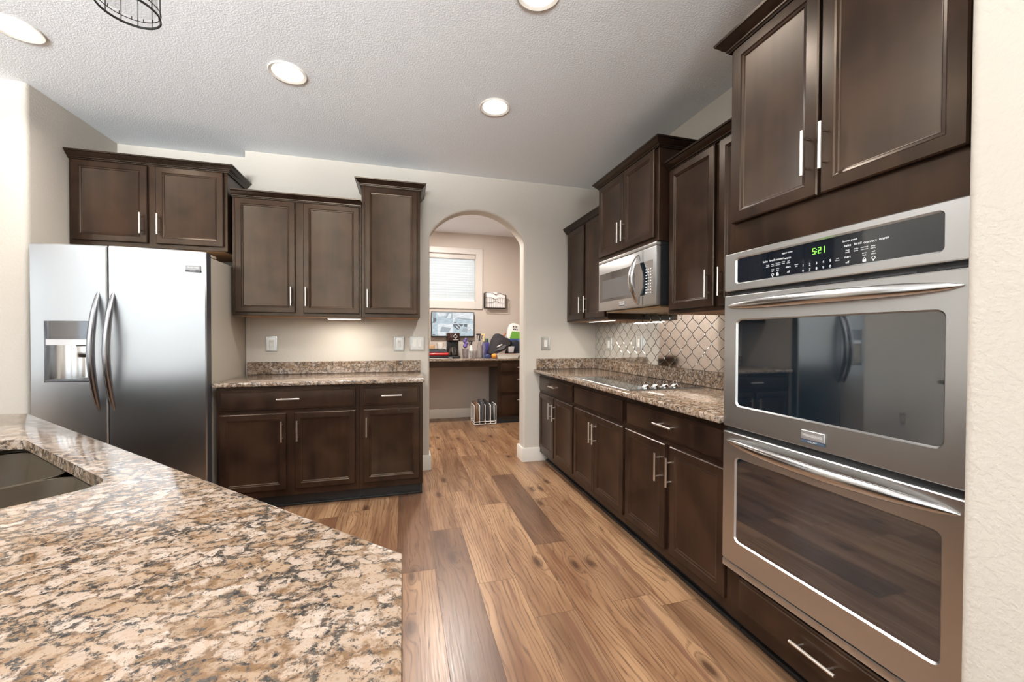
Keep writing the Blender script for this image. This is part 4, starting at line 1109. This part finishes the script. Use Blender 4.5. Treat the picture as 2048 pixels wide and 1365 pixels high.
# desk top, apron and drawer base
t = thing('desk', (0.8, 5.75, 0.80), 'built-in granite desk top with a dark apron beyond the arch', 'desk')
MB().box(-0.395, 2.015, 5.448, YF - 0.001, 0.892, 0.920, 0.005).build('desktop', M_GRANITE, t)
MB().box(-0.395, 1.288, 5.470, 5.490, 0.808, 0.8915).build('apron', M_WOOD, t)
FD = face_back(5.475)
t = thing('drawer_base', (1.65, 5.76, 0), 'dark three-drawer base under the desk top beyond the arch', 'cabinet')
MB(FD).box(1.290, 2.015, -0.56, 0, 0.09, 0.8915).build('carcass', M_WOOD, t)
MB(FD).box(1.290, 2.015, -0.55, -0.01, 0, 0.0895).build('toe_kick', M_TOE, t)
for z0, z1 in ((0.727, 0.856), (0.428, 0.687), (0.122, 0.394)):
    drawer(FD, t, 1.334, 1.975, z0, z1, 1.645, z1 - 0.06)

# monitor
t = thing('wall_monitor', (0.72, 6.0, 1.23), 'flat wall monitor showing four grey camera pictures', 'monitor')
MB().box(0.402, 1.046, 5.985, 6.02, 1.226, 1.602, 0.004).build('case', M_BLACKPL, t)
MB().box(0.60, 0.86, 6.0205, 6.042, 1.32, 1.50).build('wall_bracket', M_BLACKPL, t)
def screen_mat(name, c, st):
    m, nt, b = newmat(name); v = coord(nt, (3, 1, 9)); n = noise(nt, v, 5, 4, 0.6)
    k = ramp(nt, n.outputs['Fac'], [(0.35, tuple(x * 0.72 for x in c)), (0.6, c)])
    b.inputs['Base Color'].default_value = rgb((0.02, 0.02, 0.02)); lk(nt, k, b.inputs['Emission Color']); b.inputs['Emission Strength'].default_value = st
    b.inputs['Roughness'].default_value = 0.3; return m
sc1 = screen_mat('screen_pale_blue', (0.50, 0.60, 0.66), 1.0); sc2 = screen_mat('screen_white', (0.78, 0.82, 0.85), 1.0)
sc3 = emis('screen_dark_grey', (0.10, 0.12, 0.14), 1.0); sc4 = emis('screen_mid_grey', (0.33, 0.38, 0.42), 1.0)
FS = face_back(5.9848); b = MB(FS)
def q(m, pts, d):
    b.mat(m); b.f([b.v(a, d, z) for a, z in pts])
xm, zm = 0.722, 1.426
q(sc1, [(0.412, 1.240), (1.036, 1.240), (1.036, 1.592), (0.412, 1.592)], 0.0005)
q(sc2, [(xm, zm), (1.036, zm), (1.036, 1.592), (xm, 1.592)], 0.0008); q(sc2, [(0.50, 1.240), (xm - .003, 1.240), (xm - .003, zm - .003), (0.50, zm - .003)], 0.0008)
q(sc4, [(0.42, 1.50), (0.47, 1.50), (0.475, 1.592), (0.415, 1.592)], 0.001); q(sc3, [(0.43, 1.45), (0.475, 1.452), (0.478, 1.50), (0.432, 1.51)], 0.0012)
q(sc2, [(0.52, 1.53), (0.62, 1.545), (0.61, 1.585), (0.48, 1.585)], 0.001); q(sc4, [(0.60, 1.50), (0.625, 1.50), (0.68, 1.59), (0.65, 1.592)], 0.0012)
q(sc4, [(0.69, 1.502), (0.71, 1.50), (0.716, 1.56), (0.70, 1.59)], 0.0012); q(sc2, [(0.63, 1.505), (0.69, 1.505), (0.70, 1.57), (0.665, 1.575)], 0.0013)
q(sc4, [(0.75, 1.50), (0.98, 1.475), (1.03, 1.49), (0.80, 1.52)], 0.001); q(sc1, [(0.73, 1.43), (1.03, 1.43), (1.03, 1.47), (0.75, 1.495)], 0.0011)
q(sc3, [(0.728, 1.385), (0.800, 1.325), (0.880, 1.412), (0.83, 1.422), (0.728, 1.422)], 0.0012); q(sc2, [(0.76, 1.39), (0.805, 1.345), (0.815, 1.355), (0.77, 1.40)], 0.0014)
q(sc2, [(0.79, 1.41), (0.84, 1.368), (0.848, 1.376), (0.80, 1.418)], 0.0014); q(sc3, [(0.885, 1.38), (0.935, 1.375), (0.94, 1.42), (0.89, 1.424)], 0.0012)
q(sc4, [(0.85, 1.31), (0.93, 1.29), (0.95, 1.345), (0.88, 1.36)], 0.0012); q(sc2, [(0.94, 1.33), (1.03, 1.325), (1.03, 1.42), (0.945, 1.42)], 0.0011); q(sc3, [(0.968, 1.318), (1.0, 1.345), (0.996, 1.35), (0.972, 1.328)], 0.0014)
q(sc4, [(0.53, 1.30), (0.66, 1.29), (0.70, 1.36), (0.56, 1.38)], 0.001)
for a in (0.42, 0.735): q(sc3, [(a, zm + 0.008), (a + 0.04, zm + 0.008), (a + 0.04, zm + 0.022), (a, zm + 0.022)], 0.0015)
q(sc3, [(0.42, 1.250), (0.46, 1.250), (0.46, 1.264), (0.42, 1.264)], 0.0015)
b.build('screen_picture', None, t, smooth=0, recalc=False)

# wire basket with papers
t = thing('wall_basket', (1.38, 5.98, 1.67), 'black wire wall basket holding white papers, beside the window', 'basket')
b = MB(); x0, x1, y0, y1, z0, z1 = 1.205, 1.535, 5.945, 6.038, 1.672, 1.900
loop = lambda z, yy0=y0: [(x0, y1, z), (x0, yy0, z), (x1, yy0, z), (x1, y1, z)]
b.tube([(x0, y1, z1), (x0, y0, z1), ], 0.004, 6); b.tube([(x1, y1, z1 - 0.03), (x1, y0, z1 - 0.03)], 0.004, 6)
b.tube(loop(z0), 0.004, 6, (0, 0, 1), True)
b.tube([(x0, y0, z0), (x0, y0, z1)], 0.005, 6); b.tube([(x1, y0, z0), (x1, y0, z1 - 0.03)], 0.004, 6); b.tube([(x0, y1, z0), (x0, y1, z1)], 0.004, 6); b.tube([(x1, y1, z0), (x1, y1, z1)], 0.004, 6)
b.tube([(x0, y0, z1), (x0 + 0.12, y0, z1), (x0 + 0.17, y0, z1 - 0.03), (x0 + 0.22, y0, z1), (x1, y0, z1 - 0.03)], 0.0035, 6)
b.tube([(x0, y0, z1 - 0.07), (x0 + 0.10, y0, z1 - 0.07), (x0 + 0.16, y0, z1 - 0.10), (x0 + 0.22, y0, z1 - 0.07), (x1, y0, z1 - 0.075)], 0.0025, 6)
b.tube([(x0, y0, z0 + 0.07), (x0 + 0.1, y0, z0 + 0.08), (x0 + 0.16, y0, z0 + 0.11), (x0 + 0.22, y0, z0 + 0.08), (x1, y0, z0 + 0.075)], 0.0025, 6)
for k in range(1, 10):
    x = x0 + (x1 - x0) * k / 10; b.tube([(x, y0, z0), (x, y0, z1 - 0.075)], 0.0018, 5)
for z in (z0 + 0.06, z0 + 0.12): b.tube([(x0, y1, z), (x0, y0, z)], 0.002, 5)
for k in range(1, 5):
    y = y0 + (y1 - y0) * k / 5; b.tube([(x0, y, z0), (x0, y, z1)], 0.002, 5)
b.build('wire_frame', M_BRONZE, t)
M_PAPER = plain('white_paper', (0.80, 0.76, 0.74), 0.7)
pap = [('white papers standing at the front of the wire wall basket', 1.235, 1.525, 1.678, 1.885, 5.958), ('tall white sheet sticking up at the back of the wire wall basket', 1.245, 1.40, 1.678, 1.915, 5.985), ('white papers behind the others in the wire wall basket, at its window-far end', 1.40, 1.53, 1.678, 1.900, 6.005)]
for lb, a0, a1, z0_, z1_, yy in pap:
    tag(MB().box(a0, a1, yy, yy + 0.006, z0_, z1_, 0.001, 1).build('paper_stack', M_PAPER), lb, 'papers')

# things on the desk (desk top at z = 0.920)
ZD = 0.9205
t = thing('coffee_maker', (0.69, 5.7, ZD), 'dark brown coffee maker with a glass pot on the desk', 'coffee maker')
M_CM = plain('coffee_maker_brown', (0.045, 0.022, 0.018), 0.25, 0.4)
MB().box(0.604, 0.784, 5.63, 5.84, ZD, ZD + 0.035, 0.008).build('base', M_BLACKPL, t)
MB().box(0.610, 0.778, 5.755, 5.84, ZD + 0.0355, 1.168, 0.006).build('column', M_BLACKPL, t)
MB().prism([(0.602, 5.66), (0.64, 5.635), (0.74, 5.635), (0.782, 5.66), (0.782, 5.84), (0.602, 5.84)], 1.170, 1.283, 'z', 0.006, 2).build('brew_head', M_CM, t)
b = MB(face_back(5.635)); b.tube([(0.715 + 0.024 * math.cos(2 * PI * k / 24), 0.004, 1.232 + 0.024 * math.sin(2 * PI * k / 24)) for k in range(24)], 0.004, 6, (0, 1, 0), True); b.build('dial_ring', M_CHROME, t)
MB(face_back(5.635)).lathe([(0.018, 0.0), (0.017, 0.008), (0.012, 0.010)], (0.715, 0, 1.232), 20, 'd').build('dial', M_BLACKPL, t)
b = MB(face_back(5.635))
for k in range(5): b.box(0.680 + k * 0.018, 0.688 + k * 0.018, 0.0003, 0.002, 1.182, 1.190)
b.build('button', M_LEGEND, t)
MB().lathe([(0.045, 0.0), (0.066, 0.01), (0.070, 0.05), (0.060, 0.09), (0.048, 0.12), (0.050, 0.13)], (0.690, 5.695, ZD + 0.037), 24, 'z', False).build('glass_pot', M_COFFEEGLASS, t)
MB().lathe([(0.05, 0), (0.052, 0.012), (0.03, 0.02)], (0.690, 5.695, ZD + 0.168), 20).build('pot_lid', M_BLACKPL, t)
b = MB(); b.tube([(0.690, 5.635, ZD + 0.16), (0.690, 5.622, ZD + 0.155), (0.690, 5.618, ZD + 0.10), (0.690, 5.627, ZD + 0.07)], 0.008, 8, (1, 0, 0)); b.build('pot_handle', M_BLACKPL, t)

t = thing('sandwich_grill', (0.45, 5.62, ZD), 'dark contact grill with a red lid on the desk, by the coffee maker', 'grill')
M_RED = plain('red_gloss', (0.42, 0.020, 0.018), 0.25)
MB().box(0.30, 0.66, 5.46, 5.60, ZD, ZD + 0.020, 0.008).build('tray', M_STEEL, t)
MB().box(0.30, 0.60, 5.465, 5.60, ZD + 0.0205, ZD + 0.048, 0.008).build('lower_plate', M_BLACKPL, t)
MB().box(0.29, 0.605, 5.46, 5.60, ZD + 0.0485, ZD + 0.088, 0.016, 3).build('lid', M_RED, t)
MB().box(0.30, 0.575, 5.47, 5.59, ZD + 0.0885, ZD + 0.128, 0.008).build('top_plate', M_DARKGREY, t)
b = MB(); b.tube([(0.31, 5.47, ZD + 0.138), (0.55, 5.47, ZD + 0.140), (0.565, 5.485, ZD + 0.125), (0.565, 5.57, ZD + 0.11)], 0.007, 8); b.build('handle', M_BLACKPL, t)
t = MB(); t.lathe([(0.036, 0.0), (0.049, 0.096), (0.045, 0.094), (0.033, 0.004)], (0.495, 5.54, ZD + 0.1290), 24, 'z', False)
tag(t.build('cup', M_WHITEPL), 'white paper cup standing on top of the contact grill', 'cup')
M_BREAD = plain('tan_cardboard', (0.40, 0.24, 0.12), 0.7)
tag(MB().box(0.33, 0.44, 5.78, 5.90, ZD, 1.112, 0.02, 3).build('cardboard_box', M_BREAD), 'small tan box standing behind the contact grill', 'box')
tag(MB().lathe([(0.040, 0.0), (0.046, 0.143), (0.042, 0.140), (0.036, 0.004)], (0.59, 5.93, ZD), 24, 'z', False).build('cup', M_WHITEPL), 'pale cup half hidden between the contact grill and the coffee maker', 'cup')

# clear tubs and spray bottles
def tub(label, x, y, w, h, m=M_CLEAR):
    t = MB(); t.rings([rr2(x, y, w * 0.42, 0.0), rr2(x, y, w * 0.5, h), rr2(x, y, w * 0.48, h), rr2(x, y, w * 0.40, 0.004)], True, True)
    return tag(t.build('storage_tub', m), label, 'tub')
def rr2(x, y, r, h, k=1.0): return [(x + r * math.cos(2 * PI * i / 20), y + r * k * math.sin(2 * PI * i / 20), ZD + h) for i in range(20)]
tub('clear plastic tub of purple and blue things beside the coffee maker', 0.865, 5.66, 0.10, 0.140)
M_PURPLE = plain('purple_cloth', (0.13, 0.09, 0.30), 0.6); M_NAVY = plain('navy_plastic', (0.02, 0.03, 0.10), 0.4); M_BLUE = plain('blue_plastic', (0.10, 0.16, 0.42), 0.4)
b = MB()
for (px, pz, r_) in ((0.860, 1.097, 0.032), (0.872, 1.130, 0.028), (0.856, 1.160, 0.026), (0.866, 1.188, 0.022)): b.ball((px, 5.66, pz), r_, 16, 10)
tag(b.build('cloth_bundle', M_PURPLE), 'purple bundle sticking out of the clear tub beside the coffee maker', 'cloth')
tub('wide clear plastic tub between the coffee maker and the spray bottles', 0.955, 5.54, 0.115, 0.110)
def sprayer(name, label, x, y, hb, ht, body, head, r=0.034, side=-1):
    t = thing('spray_bottle', (x, y, ZD), label, 'spray bottle')
    MB().lathe([(r * 0.95, 0.0), (r, 0.01), (r, hb * 0.62), (r * 0.55, hb * 0.86), (0.013, hb * 0.92), (0.013, hb)], (x, y, ZD), 20).build('bottle', body, t)
    b = MB(); b.lathe([(0.015, 0.0), (0.015, 0.02), (0.010, 0.03)], (x, y, ZD + hb), 14)
    b.tube([(x, y, ZD + hb + 0.02), (x + 0.004, y, ZD + ht - 0.03), (x - side * 0.012, y, ZD + ht - 0.012)], 0.011, 8, (0, 1, 0))
    b.tube([(x - side * 0.02, y, ZD + ht - 0.010), (x + side * 0.045, y, ZD + ht - 0.012)], lambda s: (0.011, 0.009), 8, (0, 0, 1))
    b.build('spray_head', head, t)
    MB().tube([(x + side * 0.018, y, ZD + ht - 0.022), (x + side * 0.034, y, ZD + ht - 0.045), (x + side * 0.026, y, ZD + ht - 0.075)], 0.005, 6, (0, 1, 0)).build('trigger', head if head is not M_TANPL else M_BLACKPL, t)
M_TANPL = plain('yellow_tan_plastic', (0.62, 0.45, 0.22), 0.4)
sprayer('a', 'short white spray bottle with a black head, behind the wide clear tub', 0.945, 5.66, 0.19, 0.255, M_WHITEPL, M_BLACKPL, 0.028)
sprayer('b', 'tall clear spray bottle with a black trigger on the desk', 1.050, 5.58, 0.25, 0.352, M_CLEAR, M_BLACKPL, 0.038)
sprayer('c', 'clear spray bottle with a yellow-tan head on the desk', 1.122, 5.62, 0.24, 0.350, M_CLEAR, M_TANPL, 0.036)
# bag, dish and small things on the other side
M_BAG = plain('charcoal_fabric', (0.028, 0.024, 0.028), 0.8); M_BAGL = plain('grey_mesh_fabric', (0.10, 0.10, 0.105), 0.7)
t = thing('fabric_bag', (1.37, 5.70, ZD), 'slumped charcoal fabric bag with a small white lettered patch on the desk', 'bag')
op = [(1.195, 0.985), (1.225, 0.955), (1.30, 0.998), (1.42, 1.020), (1.47, 1.070), (1.50, 1.135), (1.575, 1.158), (1.52, 1.175), (1.468, 1.190), (1.430, 1.240), (1.335, 1.285), (1.285, 1.240), (1.262, 1.180), (1.245, 1.110)]
MB().prism(op, 5.62, 5.80, 'd', 0.025, 3).build('bag_body', M_BAG, t, smooth=60)
MB().prism([(1.285, 1.02), (1.42, 1.05), (1.455, 1.105), (1.42, 1.115), (1.34, 1.065)], 5.610, 5.6185, 'd', 0.003, 1).build('mesh_pocket', M_BAGL, t)
MB().prism([(1.312, 1.088), (1.318, 1.075), (1.395, 1.112), (1.389, 1.126)], 5.614, 5.6195, 'd').build('patch', M_WHITEPL, t)
t = thing('baking_dish', (1.45, 5.56, ZD), 'white rectangular baking dish on the desk, in front of the charcoal bag', 'dish')
b = MB(); b.rings([[(p[0], p[1], ZD + z) for p in rrect(1.30 - i, 1.60 + i, 5.49 - i * 0.5, 5.61 + i * 0.2, 0.02)] for i, z in ((0.0, 0.0), (0.022, 0.058), (0.030, 0.060), (0.030, 0.066), (0.016, 0.066), (0.0, 0.012))]); b.build('dish_body', M_WHITEPL, t)
MB().prism([(p[0], p[1]) for p in rrect(1.292, 1.608, 5.488, 5.608, 0.02)], ZD + 0.05, ZD + 0.066, 'z').build('baked_crust', plain('baked_brown', (0.30, 0.10, 0.045), 0.6), t)
tag(MB().ball((1.246, 5.50, ZD + 0.0365), 0.0365, 24, 14).build('orange', plain('orange_peel', (0.70, 0.26, 0.03), 0.5)), 'orange fruit on the desk at the end of the white baking dish', 'fruit')
tag(MB().prism([(1.115, ZD), (1.20, ZD), (1.215, ZD + 0.03), (1.18, ZD + 0.065), (1.125, ZD + 0.05)], 5.52, 5.60, 'd', 0.012, 3).build('pouch', M_NAVY), 'small dark navy pouch lying beside the orange', 'pouch')
tag(MB().box(1.150, 1.235, 5.86, 5.93, 1.06, 1.135, 0.01).build('box', M_BLUE) if False else MB().prism([(1.150, ZD), (1.245, ZD), (1.245, 1.150), (1.165, 1.135), (1.145, 1.10)], 5.82, 5.92, 'd', 0.01, 2).build('detergent_pack', plain('violet_pack', (0.06, 0.05, 0.22), 0.35)), 'violet blue pack standing between the spray bottle and the charcoal bag', 'pack')
tag(MB().lathe([(0.036, 0.0), (0.040, 0.28), (0.036, 0.28), (0.032, 0.01)], (1.225, 5.97, ZD), 20, 'z', False).build('tumbler', thinglass('teal_glass', (0.62, 0.74, 0.72), 0.15)), 'tall teal tinted tumbler behind the charcoal bag', 'glass')
t = thing('wipes_bag', (1.62, 5.88, ZD), 'white bag with green and blue print leaning at the end of the desk', 'bag')
op = [(1.50, ZD), (1.75, ZD), (1.76, 1.36), (1.72, 1.42), (1.64, 1.445), (1.575, 1.42), (1.545, 1.35), (1.515, 1.20)]
MB().prism(op, 5.84, 5.93, 'd', 0.025, 3).build('pack', M_WHITEPL, t, smooth=60)
MB().prism([(1.565, 1.20), (1.74, 1.20), (1.745, 1.30), (1.60, 1.315)], 5.836, 5.8395, 'd').build('green_panel', plain('green_print', (0.16, 0.40, 0.05), 0.5), t)
MB().prism([(1.545, 1.14), (1.74, 1.14), (1.74, 1.198), (1.56, 1.198)], 5.836, 5.8395, 'd').build('blue_panel', plain('blue_print', (0.05, 0.10, 0.30), 0.5), t)
b = MB()
for k, (x, z) in enumerate(((1.625, 1.385), (1.65, 1.383), (1.675, 1.381), (1.63, 1.345), (1.655, 1.343), (1.68, 1.341))): b.box(x - 0.008, x + 0.008, 5.837, 5.8395, z - 0.012, z + 0.010)
b.build('print_marks', M_BLACKPL, t)
tag(MB().tube([(1.455, 5.83, 1.18), (1.475, 5.835, 1.245), (1.50, 5.84, 1.285)], lambda s: (0.010 + 0.006 * s, 0.010 + 0.006 * s), 10).build('wooden_handle', plain('terracotta_handle', (0.42, 0.15, 0.08), 0.5)), 'reddish wooden handle sticking up behind the charcoal bag', 'utensil')
tag(MB().prism([(1.50, 0.995), (1.57, 0.995), (1.585, 1.09), (1.49, 1.09)], 5.63, 5.70, 'd', 0.006, 2).build('cup', plain('light_grey_plastic', (0.45, 0.45, 0.46), 0.5)), 'square light grey cup among the dark things behind the baking dish', 'cup')
tag(MB().prism([(1.48, ZD), (1.72, ZD), (1.74, 1.11), (1.64, 1.19), (1.55, 1.13), (1.49, 1.0)], 5.71, 5.83, 'd', 0.02, 3).build('dark_garment', plain('black_cloth', (0.010, 0.014, 0.025), 0.8)), 'crumpled black cloth heaped behind the baking dish', 'cloth')

# rack with flat cases on the floor
t = thing('wire_rack', (1.105, 5.56, 0), 'white wire sorting rack on the floor against the drawer base', 'rack')
b = MB(); x0, x1, y0, y1 = 0.952, 1.262, 5.428, 5.70; RW = 0.0055
for z in (0.012, 0.045):
    b.tube([(x0, y0, z), (x1, y0, z), (x1, y1, z), (x0, y1, z)], RW, 8, (0, 0, 1), True)
for k in range(5):
    x = x0 + (x1 - x0) * k / 4
    b.tube([(x, y0, 0.012), (x, y0, 0.262), (x, y0 + 0.02, 0.275), (x, y1 - 0.02, 0.275), (x, y1, 0.262), (x, y1, 0.012)], RW, 8, (1, 0, 0))
    b.tube([(x, y0, 0.045), (x, y1, 0.045)], 0.004, 6)
    for yy in (0.33, 0.66):
        y = y0 + (y1 - y0) * yy; b.tube([(x, y, 0.045), (x, y, 0.272)], 0.0035, 6)
b.build('wire_frame', M_WHITEPL, t)
def case(label, x0, x1, z1, m, lean=0.0):
    o = MB().prism([(x0 + lean, 0.0505), (x1 + lean, 0.0505), (x1, z1), (x0, z1)], 5.445, 5.725, 'd', 0.004, 2).build('flat_case', m); return tag(o, label, 'case', 'flat cases in the wire rack')
case('brown flat case in the wire rack, farthest from the drawer base', 0.972, 1.010, 0.295, plain('brown_case', (0.16, 0.085, 0.045), 0.5), 0.012)
case('thickest dark grey flat case, in the middle of the wire rack', 1.052, 1.094, 0.318, plain('slate_case', (0.075, 0.072, 0.080), 0.4), 0.004)
case('black flat case in the wire rack beside the thick grey one', 1.125, 1.158, 0.318, plain('black_case', (0.03, 0.028, 0.028), 0.4), 0.008)
case('thin black flat case in the wire rack, nearest the drawer base', 1.205, 1.222, 0.262, M_BLACKPL, 0.004)

# repeats share a group
GROUPS = {'wall_cabinet': 'dark wall cabinets', 'base_cabinet': 'dark base cabinets', 'wall_outlet': 'wall outlets', 'switch_plate': 'pewter switch plates',
          'under_cabinet_light': 'lamps under the wall cabinets', 'spray_bottle': 'spray bottles on the desk', 'storage_tub': 'clear tubs on the desk',
          'paper_stack': 'papers in the wire basket', 'cup': 'cups on the desk', 'countertop': 'granite countertops'}
for o in bpy.data.objects:
    k = o.name.split('.')[0]
    if o.parent is None and k in GROUPS and 'category' in o: o['group'] = GROUPS[k]
